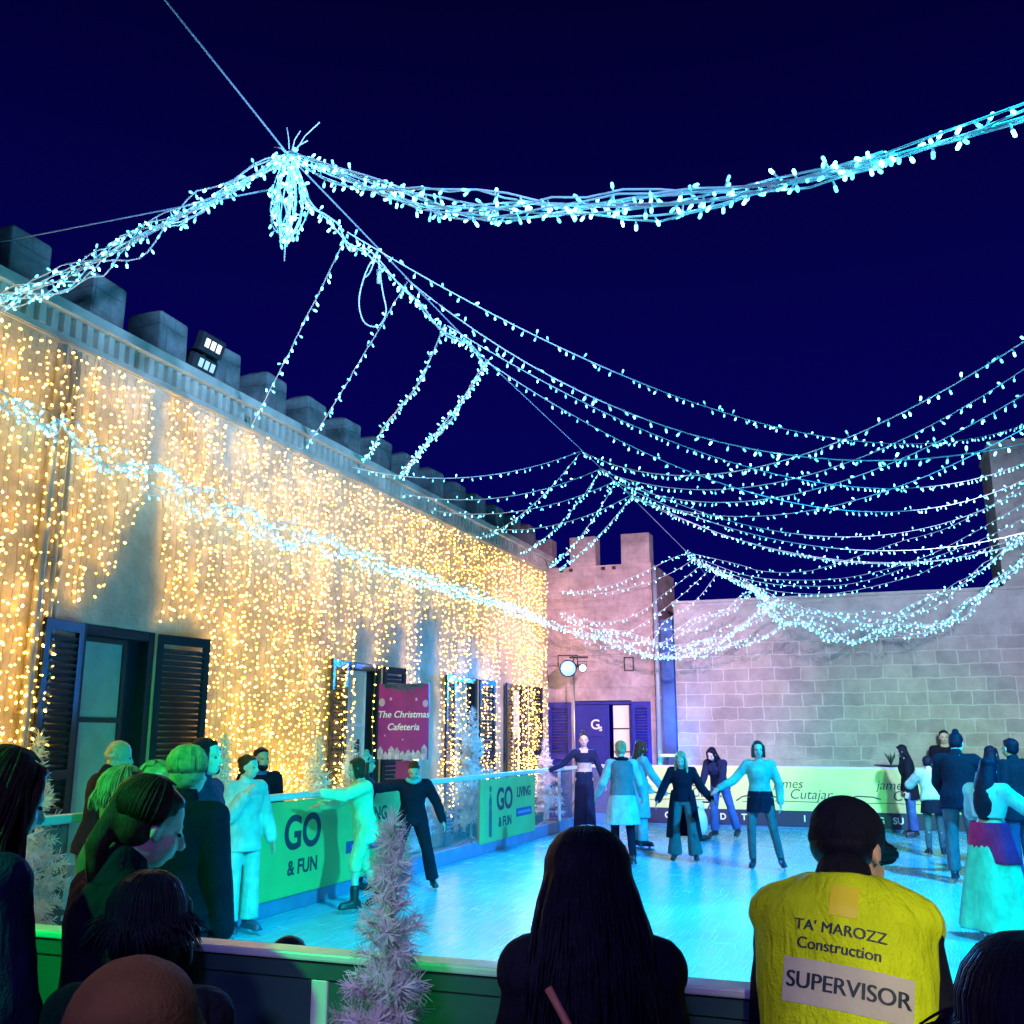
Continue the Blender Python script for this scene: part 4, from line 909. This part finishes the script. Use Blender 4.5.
# ================================================================== STRING LIGHTS
COOL = mat('bulb_cool', (.4, .9, 1), .4, emis=(.13, .78, 1.0), estr=5.5)
COOLH = mat('bulb_holder', (.35, .7, .8), .4, emis=(.15, .55, .75), estr=.15, sample=False)
CORD = mat('cord_pale', (.78, .80, .86), .45, spec=.5)
WARM = mat('bulb_warm', (1, .8, .4), .4, emis=(1, .56, .085), estr=18)
WCORD = mat('cord_clear', (.45, .36, .22), .5)
def vary(m, base, ob=True):
    nt = m.node_tree; b = nt.nodes['Principled BSDF']; g = nt.nodes.new('ShaderNodeNewGeometry'); src = g.outputs['Random Per Island']
    if ob:
        oi = nt.nodes.new('ShaderNodeObjectInfo'); a = nt.nodes.new('ShaderNodeMath'); a.operation = 'ADD'; nt.links.new(src, a.inputs[0]); nt.links.new(oi.outputs['Random'], a.inputs[1])
        f = nt.nodes.new('ShaderNodeMath'); f.operation = 'FRACT'; nt.links.new(a.outputs[0], f.inputs[0]); src = f.outputs[0]
    p = nt.nodes.new('ShaderNodeMath'); p.operation = 'POWER'; p.inputs[1].default_value = 2.2; nt.links.new(src, p.inputs[0])
    r = nt.nodes.new('ShaderNodeMath'); r.operation = 'MULTIPLY_ADD'; r.inputs[1].default_value = base*2.0; r.inputs[2].default_value = base*.28; nt.links.new(p.outputs[0], r.inputs[0]); nt.links.new(r.outputs[0], b.inputs['Emission Strength'])
vary(COOL, 8); vary(WARM, 15.5)
def bulb_mesh(sz, name):
    m2 = MB(); m2.loft([(V((0, 0, z*sz)), V((r_*sz, 0, 0)), V((0, r_*sz, 0))) for z, r_ in ((0, .0055), (-.028, .006), (-.030, .0065))], 6)
    n0 = len(m2.f); m2.cur = 1
    m2.loft([(V((0, 0, z*sz)), V((r_*sz, 0, 0)), V((0, r_*sz, 0))) for z, r_ in ((-.0302, .0065), (-.035, .009), (-.058, .009), (-.064, .005))], 6)
    me = bpy.data.meshes.new(name); me.from_pydata(m2.v, [], m2.f); me.materials.append(COOLH); me.materials.append(COOL); me.polygons.foreach_set('material_index', m2.mi); return me
BULB = bulb_mesh(1.0, 'bulb'); BULBF = bulb_mesh(.95, 'bulb')
BV = [v.co.copy() for v in BULB.vertices]; BF = [tuple(p.vertices) for p in BULB.polygons]; BI = [p.material_index for p in BULB.polygons]
def place_bulbs(root, pts, spacing, data, jit=.006, limit=100, double=.12, wild=.3, rg=rnd):
    """individual bulbs along a polyline, the rest past the limit as one mesh"""
    out = []; acc = rg.uniform(0, spacing)
    for a, b_ in zip(pts, pts[1:]):
        d = b_-a; L = d.length
        while acc < L:
            for q in range(2 if rg.random() < double else 1): out.append((a+d*(acc/L)+V((rg.gauss(0, jit), rg.gauss(0, jit), rg.gauss(0, jit*.7))), d.normalized()))
            acc += spacing*rg.uniform(.75, 1.25)
        acc -= L
    mats = []
    for p, d in out:
        n_ = V((rg.gauss(0, .45), rg.gauss(0, .45), -1)) if rg.random() > wild else V((rg.gauss(0, 1), rg.gauss(0, 1), rg.gauss(.3, 1)))
        mats.append(M.Translation(p) @ (-n_).normalized().to_track_quat('Z', 'Y').to_matrix().to_4x4())
    order = sorted(range(len(mats)), key=lambda i: (mats[i].translation-CP).length)
    for i in order[:limit]:
        o = bpy.data.objects.new('bulb', data); col.objects.link(o); o.parent = root; o.matrix_local = mats[i]
    if len(order) > limit:
        m2 = MB(); sc_ = .95 if data is BULBF else 1.0
        for i in order[limit:]:
            n0 = len(m2.v); m2.v += [tuple(mats[i] @ (q*sc_)) for q in BV]; m2.f += [tuple(n0+k for k in f) for f in BF]; m2.mi += BI
        o = m2.build('bulbs', [COOLH, COOL], root, False); o['kind'] = 'stuff'
def sag(a, b_, s, n=26, jit=.0):
    a = V(a); b_ = V(b_); r = []
    for i in range(n+1):
        t = i/n; p = a.lerp(b_, t); p.z -= 4*s*t*(1-t)
        if jit and 0 < i < n: p += V((rnd.gauss(0, jit), rnd.gauss(0, jit), rnd.gauss(0, jit)))
        r.append(p)
    return r
def spline(pts, n=8):
    pts = [V(p) for p in pts]; r = []
    for i in range(len(pts)-1):
        p0, p1, p2, p3 = pts[max(i-1, 0)], pts[i], pts[i+1], pts[min(i+2, len(pts)-1)]
        for k in range(n):
            t = k/n; r.append(.5*((2*p1)+(p2-p0)*t+(2*p0-5*p1+4*p2-p3)*t*t+(3*p1-p0-3*p2+p3)*t**3))
    r.append(pts[-1]); return r
def string(label, pts, group, spacing=.15, rad=.006, data=None, cords=1, spread=0, limit=100, wild=.3, double=.12, name='string_light'):
    t = thing(name, label, 'string lights', (0, 0, 0), 0, group)
    m2 = MB(); allp = []
    for c in range(cords):
        if cords == 1: pp = pts
        else:
            ph = rnd.uniform(0, 6.28); n = len(pts); pp = []
            for i, p in enumerate(pts):
                env = spread*(.35+.65*math.sin(PI*min(1, max(0, i/(n-1)))))
                pp.append(p+V((math.cos(ph+i*.35), math.sin(ph+i*.35), math.sin(ph*1.7+i*.5)))*env*rnd.uniform(.6, 1))
        allp.append(pp); m2.tube(pp, rad, 5)
    m2.build('cord', CORD, t)
    per = max(1, limit//cords)
    if cords == 1: place_bulbs(t, pts, spacing, data or BULB, limit=limit, wild=wild, double=double)
    else:
        q = []
        for pp in allp: q.append(pp)
        # one continuous walk over every strand
        walk = []
        for pp in q: walk += pp if len(walk) == 0 else list(reversed(pp)) if (walk[-1]-pp[-1]).length < (walk[-1]-pp[0]).length else pp
        place_bulbs(t, walk, spacing, data or BULB, limit=limit, wild=wild, double=double)
    return t
WZ = 5.95; RX = 4.0
# support wires
m2 = MB(); wq = onX(165, 0, -4); w0 = V((-4, 5.9, 6.15)); m2.tube([w0+(wq-w0)*3, wq, w0, (-4, 10, 5.98), (-4, 17, 5.95), (-3.62, 20.5, 5.46), (-3.5, 22.1, 5.2)], .0075, 5); tag(m2.build('support_wire', mat('wire_steel', (.35, .38, .5), .4)), 'long thin wire running through the tied strings and out of the top', 'wire')
m2 = MB(); p1 = onX(0, 242, -7.25); m2.tube([p1+(p1-onX(20, 240, -7.1))*.6, p1, V((-4, 5.9, 5.9))], .0065, 5); tag(m2.build('support_wire', MATS['wire_steel']), 'thin wire from the first battlements to the hanging light cluster', 'wire')
m2 = MB(); m2.tube([(RX, 1.5, 6.0), (RX, 12, 6.4), (RX, 22.05, 6.2)], .0075, 5); tag(m2.build('support_wire', MATS['wire_steel']), 'thin wire on the right side holding the ends of the long light strings', 'wire')
GL = 'long light strings draped to the right'
names = ['first', 'second', 'third', 'fourth']
for i, (ny, nz, ey, ez, sg_) in enumerate([(6.8, 5.97, 20.0, 8.05, 1.46), (7.9, 6.05, 9.18, 5.53, 1.76), (8.89, 5.96, 20.27, 7.49, 1.52), (10.02, 5.97, 19.75, 7.22, 1.67)]):
    string('light string %s from the first bundle, sweeping down from overhead wire to the right' % names[i], sag((-4, ny, nz), (RX, ey, ez), sg_, 34), GL, .125)
for i, (ny, nz, ey, ez, sg_) in enumerate([(13.81, 5.94, 4.45, 6.19, 1.6), (14.88, 5.91, 9.3, 7.1, 1.48), (15.96, 5.98, 7.57, 6.35, 1.43), (17.03, 5.97, 10.58, 6.46, 1.3)]):
    string('light string from the %s tie of the middle fan rising steeply to the right' % names[i], sag((-4, ny, nz), (RX, ey, ez), sg_, 34), GL, .125)
for i, (ny, nz, ey, ez, sg_) in enumerate([(14.88, 5.95, 21.5, 7.31, 1.44), (15.63, 5.93, 17.45, 5.56, 1.10), (17.11, 5.97, 21.3, 5.92, 1.06), (16.4, 5.95, 20.3, 5.9, 1.2)]):
    string('light string, %s of the flatter ones from middle fan to the tall building' % names[i], sag((-4, ny, nz), (RX, ey, ez), sg_, 34), GL, .12)
GS = 'short light strings tied to the palace parapet'
LE = lambda px, py: onX(px, py, WX+.12)
for i, (a_, e_, n_, sp) in enumerate([((347, 235), (252, 425), 1, .14), ((407, 282), (308, 445), 1, .14), ((445, 326), (363, 460), 3, .10), ((487, 361), (398, 475), 4, .085)]):
    A = onX(*a_, -4); E_ = LE(*e_)
    lab = ['short string with sparse bulbs dropping to the parapet, first from the left', 'short string dropping to the parapet beside the hanging cable loop', 'clumped short string, third from the left, dropping to the parapet', 'thickest clumped short string, fourth, dropping to the parapet'][i]
    string(lab, sag(A, E_, .12 if n_ > 1 else .02, 20, .004), GS, sp if n_ == 1 else sp*2, cords=n_, spread=.05 if n_ > 1 else 0, wild=.5)
for i, (a_, e_, s_) in enumerate([((581, 451), (352, 467), .28), ((600, 469), (405, 494), .26), ((615, 481), (430, 510), .26), ((631, 495), (486, 528), .24)]):
    string('flat light string from the %s tie of the middle fan back to the parapet' % names[i], sag(onX(*a_, -4), LE(*e_), s_, 24), GS, .14)
for i, (a_, e_, s_) in enumerate([((580, 453), (478, 538), .22), ((600, 471), (521, 552), .22), ((615, 483), (549, 566), .2), ((631, 497), (556, 570), .15)]):
    string('steep string from the %s tie of the middle fan down to the far palace parapet' % names[i], sag(onX(*a_, -4), LE(*e_), s_, 20), GS, .13)
# first bundle across the front
gp = [onX(0, 303, WX+.1)-(onX(20, 297, WX+.4)-onX(0, 303, WX+.1))*1.5, onX(0, 303, WX+.1), V((-6.3, 6.15, 5.68)), V((-5.4, 6.05, 5.86)), V((-4.6, 5.95, 6.03)), V((-4, 5.9, 6.15))]
string('thick bundle of tangled light strings from the left parapet up to the first tie', spline(gp, 7), 'thick light bundles', .16, .0065, cords=9, spread=.10, wild=.6, limit=100)
g2 = sag((-4, 5.9, 6.17), (RX, 3.21, 5.34), 1.33, 40)
string('thick bundle of tangled cool white strings swagging from the first tie to the top right', g2[:22], 'thick light bundles', .20, .0065, cords=9, spread=.085, wild=.45, limit=100)
string('thinner continuation of the top right light bundle running out of the picture', g2[20:], 'thick light bundles', .16, .0065, cords=4, spread=.05, wild=.45, limit=100)
# hanging cluster under first tie
cl = []
for q in range(9):
    a_ = q*.7; r_ = .10+.03*math.sin(q*2.1); z0 = 6.10; zl = 5.42+.12*rnd.random()
    top_ = V((-4+.05*math.cos(a_), 5.9+.05*math.sin(a_), z0)); mid = V((-4+1.3*r_*math.cos(a_), 5.9+1.3*r_*math.sin(a_), 5.8)); bot = V((-4+.04*math.cos(a_), 5.9+.04*math.sin(a_), zl))
    cl += spline([top_, mid, V((-4+r_*math.cos(a_+.4), 5.9+r_*math.sin(a_+.4), 5.6)), bot], 5)+spline([bot, V((-4+1.1*r_*math.cos(a_+.5), 5.9+1.1*r_*math.sin(a_+.5), 5.72)), top_], 4)
cl += [V((-4, 5.9, 5.45)), V((-4, 5.9, 5.28))]
string('dangling clump of coiled cool white lights hanging under the first tie', cl, 'thick light bundles', .12, .006, wild=.5, limit=100)
# stray cable ends and loop
m2 = MB()
for d in ((-.03, .0, .24), (.05, .02, .20), (-.12, .03, .12), (.18, .0, .22), (.10, .02, .10)): m2.tube([(-4+d[0]*.2, 5.9, 6.17), (-4+d[0]*.7, 5.9, 6.17+d[2]*.6), (-4+d[0]*1.4, 5.9+d[1], 6.17+d[2])], .005, 5)
tag(m2.build('cable_tie', CORD), 'spiky cut ends of cable ties standing up on the first tie', 'cable tie')
lp = thing('cable_loop', 'loose white cable loop with a connector hanging from the overhead wire', 'cable')
c0 = onX(378, 262, -4)
m2 = MB(); m2.tube(spline([onX(378, 250, -4), onX(366, 272, -4), onX(359, 300, -4.03), onX(364, 322, -4.03), onX(378, 326, -4), onX(386, 312, -4), onX(382, 288, -4), onX(378, 256, -4)], 7), .007, 6); m2.tube(spline([onX(378, 252, -4), onX(370, 272, -4.02), onX(364, 278, -4)], 5), .007, 6); m2.build('cord', CORD, lp)
m2 = MB(); m2.cyl(onX(379, 270, -4), onX(379, 283, -4), .022, 8); m2.build('connector', mat('connector_white', (.6, .7, .8), .4), lp)
# ties bundling cord along the wire
m2 = MB()
wp = [onX(px, py, -4.0) for px, py in ((292, 158), (310, 190), (335, 225), (350, 237), (375, 255), (405, 283), (420, 302), (445, 325), (470, 345), (487, 361))]
tsl = string('slack cord with bulbs looping along the overhead wire between the short strings', spline([p+V((0, 0, -.10 if i % 2 else .0)) for i, p in enumerate(wp)], 7), 'thick light bundles', .10, .008, cords=2, spread=.03, wild=.5)
# ---- wall swag and far fan
sw = [onX(-40, 385, -6.85)]+[onX(px, py, -6.9) for px, py in ((0, 402), (60, 428), (120, 463), (200, 498), (260, 530), (330, 545), (400, 572), (480, 597), (545, 622))]
tt = string('dense pale garland stretched along the palace wall in front of the warm lights', spline(sw, 10), 'dense pale garlands', .14, .005, cords=6, spread=.17, wild=.5)
FYG = 20.5
def far(pts, lab, cords=1, spread=0, sp=.11, dy=0, grp='light strings fanning out at the far wall'):
    string(lab, spline([onY(px, py, FYG+dy) for px, py in pts], 7), grp, sp, .0032, BULBF, cords, spread, wild=.4)
far([(545, 622), (600, 640), (655, 650), (700, 645), (740, 628), (770, 606)], 'dense pale garland sagging across the stone tower to the far tie', 5, .16, .12)
far([(560, 612), (605, 632), (650, 638), (690, 628), (730, 605), (752, 592)], 'looser pale garland just above the one sagging across the tower', 3, .16, .13, -.15)
far([(640, 655), (700, 654), (750, 640), (790, 622)], 'short pale garland below the far tie before the block wall', 2, .08, .07, .1)
far([(752, 588), (775, 612), (805, 628), (850, 635), (905, 631), (960, 610), (1000, 580), (1040, 540)], 'densest pale garland swinging under the far wall top to the tall building', 6, .17, .12)
far([(745, 583), (780, 603), (830, 616), (880, 616), (940, 596), (1000, 556), (1040, 520)], 'pale garland layered above the densest one at the far wall', 4, .16, .13, -.2)
for i, (pts, lab) in enumerate([
    ([(690, 553), (737, 564), (762, 571), (800, 572), (835, 564), (899, 542), (947, 528), (1000, 500), (1030, 478)], 'top string of the far fan curving right to the tall building'),
    ([(698, 558), (745, 575), (790, 580), (851, 577), (913, 561), (960, 540), (1030, 500)], 'second string of the far fan curving right'),
    ([(706, 564), (750, 580), (800, 586), (860, 582), (935, 557), (985, 538), (1030, 515)], 'third string of the far fan curving right'),
    ([(716, 570), (760, 588), (810, 594), (851, 591), (913, 576), (952, 559), (1030, 535)], 'fourth string of the far fan curving right'),
    ([(690, 553), (675, 557), (650, 569), (615, 584), (590, 590), (558, 592)], 'top string of the far fan curving left over the tower'),
    ([(696, 557), (680, 568), (655, 580), (620, 590), (590, 594), (558, 590)], 'second string of the far fan curving left over the tower'),
    ([(704, 562), (685, 578), (664, 594), (640, 612), (610, 622), (560, 618)], 'third string of the far fan dropping left before the tower'),
    ([(712, 567), (690, 588), (668, 606), (645, 622), (620, 634), (575, 632)], 'fourth string of the far fan dropping left before the tower'),
    ([(718, 572), (700, 596), (680, 612), (664, 622), (654, 640)], 'short string of the far fan dropping beside the pale drainpipe'),
    ([(686, 553), (705, 566), (730, 578), (755, 590), (775, 608)], 'thick tied ridge string joining the far fan')]):
    far(pts, lab, 1 if i < 9 else 3, 0 if i < 9 else .06, .13 if i < 9 else .06, rnd.uniform(-.3, .2))

# ---- warm curtains on the palace wall
def warm_strand(y, z0, z1, sp, size):
    m2 = MB(); z = z0; pts = []; x0 = WX+.05+rnd.uniform(0, .05); ph = rnd.uniform(0, 6)
    while z > z1: pts.append(V((x0+.012*math.sin(z*5+ph), y+.018*math.sin(z*3.1+ph)+rnd.gauss(0, .004), z))); z -= .22
    pts.append(V((x0, y, z1))); m2.tube(pts, .0034, 3)
    b2 = MB(); z = z0-rnd.uniform(0, sp)
    while z > z1:
        c = V((x0+.012*math.sin(z*5+ph)+rnd.uniform(-.008, .03), y+.018*math.sin(z*3.1+ph)+rnd.uniform(-.03, .03), z)); r_ = size*rnd.uniform(.8, 1.2)
        d = V((rnd.gauss(.3, .6), rnd.gauss(0, .8), rnd.gauss(-.4, .6))).normalized(); x = d.orthogonal().normalized(); yv = d.cross(x)
        b2.loft([(c-d*r_*1.5, x*r_*.35, yv*r_*.35), (c-d*r_*.6, x*r_, yv*r_), (c+d*r_*.6, x*r_, yv*r_), (c+d*r_*1.5, x*r_*.35, yv*r_*.35)], 5)
        z -= sp*rnd.choice((.5, .8, 1, 1, 1.2, 1.5))*(.6 if z < 1.5 else 1)
    return m2, b2
def dens(y, z):
    """where strands hang: (keep probability)"""
    return 1
CUR = [(4.2, 7.2, 'warm light curtain at the left edge beside the drainpipes'), (7.2, 8.28, 'warm light curtain over the left shutter of the tall door'), (8.5, 10.3, 'dense warm light curtain right of the tall door'), (10.3, 11.6, 'warm light curtain behind the white clothed and bearded people'),
       (11.6, 12.75, 'warm light curtain left of the second door'), (12.75, 14.6, 'warm light curtain falling over the second door and purple sign'), (14.6, 16.4, 'warm light curtain between the second and third doors'), (16.4, 18.5, 'warm light curtain falling over the third door'), (18.5, 21.6, 'warm light curtain at the far end of the palace wall')]
for ci, (ya, yb, lab) in enumerate(CUR):
    t = thing('light_curtain', lab, 'light curtain', (0, 0, 0), 0, 'warm light curtains on the palace wall')
    m2 = MB(); m2.tube([(WX+.09, ya, 5.48), (WX+.10, (ya+yb)/2, 5.46), (WX+.09, yb, 5.48)], .005, 4); m2.build('header_cord', WCORD, t)
    y = ya+.03
    while y < yb:
        z0 = 5.46+rnd.uniform(-.05, .01); z1 = .25+abs(rnd.gauss(0, .35)); sp = .105; size = .0098
        if ci == 1: z1 = 3.02+rnd.uniform(0, .15)+max(0, y-7.75)*2.6
        if ci == 2 and y < 9.42: z1 = 2.95+rnd.uniform(0, .12) if y > 8.7 or rnd.random() < .5 else 3.6
        skip = False
        # bare stretches of wall
        if y > 12.2:
            if 12.85 < y < 13.35 or 13.75 < y < 14.4: z1 = rnd.uniform(3.2, 4.2)          # above door and sign
            if 14.95 < y < 15.7: z1 = rnd.uniform(3.6, 4.4)
            if 17.0 < y < 17.6 or 18.6 < y < 19.3: z1 = rnd.uniform(2.9, 4.0)
            if 13.4 < y < 14.5 and z1 < 2: z1 = 2.75
        if 9.55 < y < 9.72: z0 = 4.9
        if not skip:
            a_, b_ = warm_strand(y, z0, z1, sp, size)
            sd = a_.build('light_strand', WCORD, t); bo = b_.build('bulbs', WARM, sd, False); bo['kind'] = 'stuff'
        y += rnd.uniform(.045, .10) if y < 12 else rnd.uniform(.07, .13)

# ================================================================== LIGHT
w = bpy.data.worlds.new('World'); sc.world = w; w.use_nodes = True; nt = w.node_tree
bg = nt.nodes['Background']; tc = nt.nodes.new('ShaderNodeTexCoord'); sx = nt.nodes.new('ShaderNodeSeparateXYZ'); nt.links.new(tc.outputs['Generated'], sx.inputs[0])
rp = nt.nodes.new('ShaderNodeValToRGB'); nt.links.new(sx.outputs['Z'], rp.inputs['Fac'])
rp.color_ramp.elements[0].position = 0; rp.color_ramp.elements[0].color = (.0012, .0010, .125, 1)
rp.color_ramp.elements[1].position = .75; rp.color_ramp.elements[1].color = (.0004, .0002, .007, 1)
e = rp.color_ramp.elements.new(.33); e.color = (.0014, .0006, .080, 1)
nt.links.new(rp.outputs['Color'], bg.inputs['Color']); bg.inputs['Strength'].default_value = 1
def spot(name, loc, aim, color, power, angle=60, blend=.6, size=.12):
    l = bpy.data.lights.new(name, 'SPOT'); l.color = color; l.energy = power; l.spot_size = R(angle); l.spot_blend = blend; l.shadow_soft_size = size
    o = bpy.data.objects.new(name, l); col.objects.link(o); o.location = loc; o.rotation_euler = (V(aim)-V(loc)).to_track_quat('-Z', 'Y').to_euler(); return o
spot('rink_spot_cyan', (3.6, 3.0, 6.0), (-.6, 7.0, 0), (.0, .78, 1), 14500, 62, .8)
spot('rink_spot_cyan', (3.8, 10, 6.2), (-1, 14.5, 0), (.0, .44, 1), 12500, 74, .8)
spot('rink_spot_green', (-1.6, -1.0, 4.4), (-5.9, 9.6, .9), (.0, 1, .2), 2100, 27, .8)
spot('rink_spot_green', (-4.6, -1.0, 4.0), (-2.55, 3.2, 1.45), (.0, 1, .14), 1500, 40, .8)
spot('rink_spot_green', (3.9, 6, 5), (.6, 20.5, .6), (.1, 1, .35), 5500, 26, .8)
spot('blue_stage_or_fill', SL+V((.05, -.15, 0)), (-2.5, 8, 0), (0, .24, 1), 5500, 80, .8, .16)
spot('recess_uplight', (-4.42, 21.55, .3), (-4.55, 22.6, 3.4), (.0, .22, 1), 1100, 60, .9)
spot('tower_wash', (-2.2, 13.5, 4.6), (-5.6, 22, 2.6), (1, .52, .90), 3900, 62, .9)
spot('wall_wash', (2.5, 14.0, 4.6), (.4, 22, 2.8), (.58, .56, .82), 2700, 95, .9)
spot('parapet_wash', (3.5, 1.0, 5.2), (-7.0, 10.8, 7.5), (.20, .46, .9), 13000, 36, .9, .2)
spot('vest_fill', (2.2, -2.6, 4.2), (.72, 2.5, 1.25), (1, .90, .52), 1250, 20, .6, .2)  # added warm fill, unseen behind the camera, brightens the vest
spot('blue_stage_or_fill', (-.6, -3.0, 5.0), (-.4, 3.0, 1.0), (.26, .20, 1), 420, 75, .8, .2)  # added blue fill from behind the camera, tints the foreground darks
spot('tree_fill', (-.2, -1.6, 3.4), (-1.18, 2.36, 1.15), (.86, .76, 1), 190, 17, .8, .1)  # added unseen spot that only brightens the foreground tree
# ------------------------------------------------------------------ render settings
sc.view_settings.view_transform = 'Standard'; sc.view_settings.look = 'None'; sc.view_settings.exposure = 0; sc.view_settings.gamma = 1
sc.cycles.use_denoising = True; sc.cycles.sample_clamp_indirect = 3; sc.cycles.sample_clamp_direct = 0
sc.cycles.max_bounces = 6; sc.cycles.transparent_max_bounces = 12; sc.cycles.use_light_tree = True
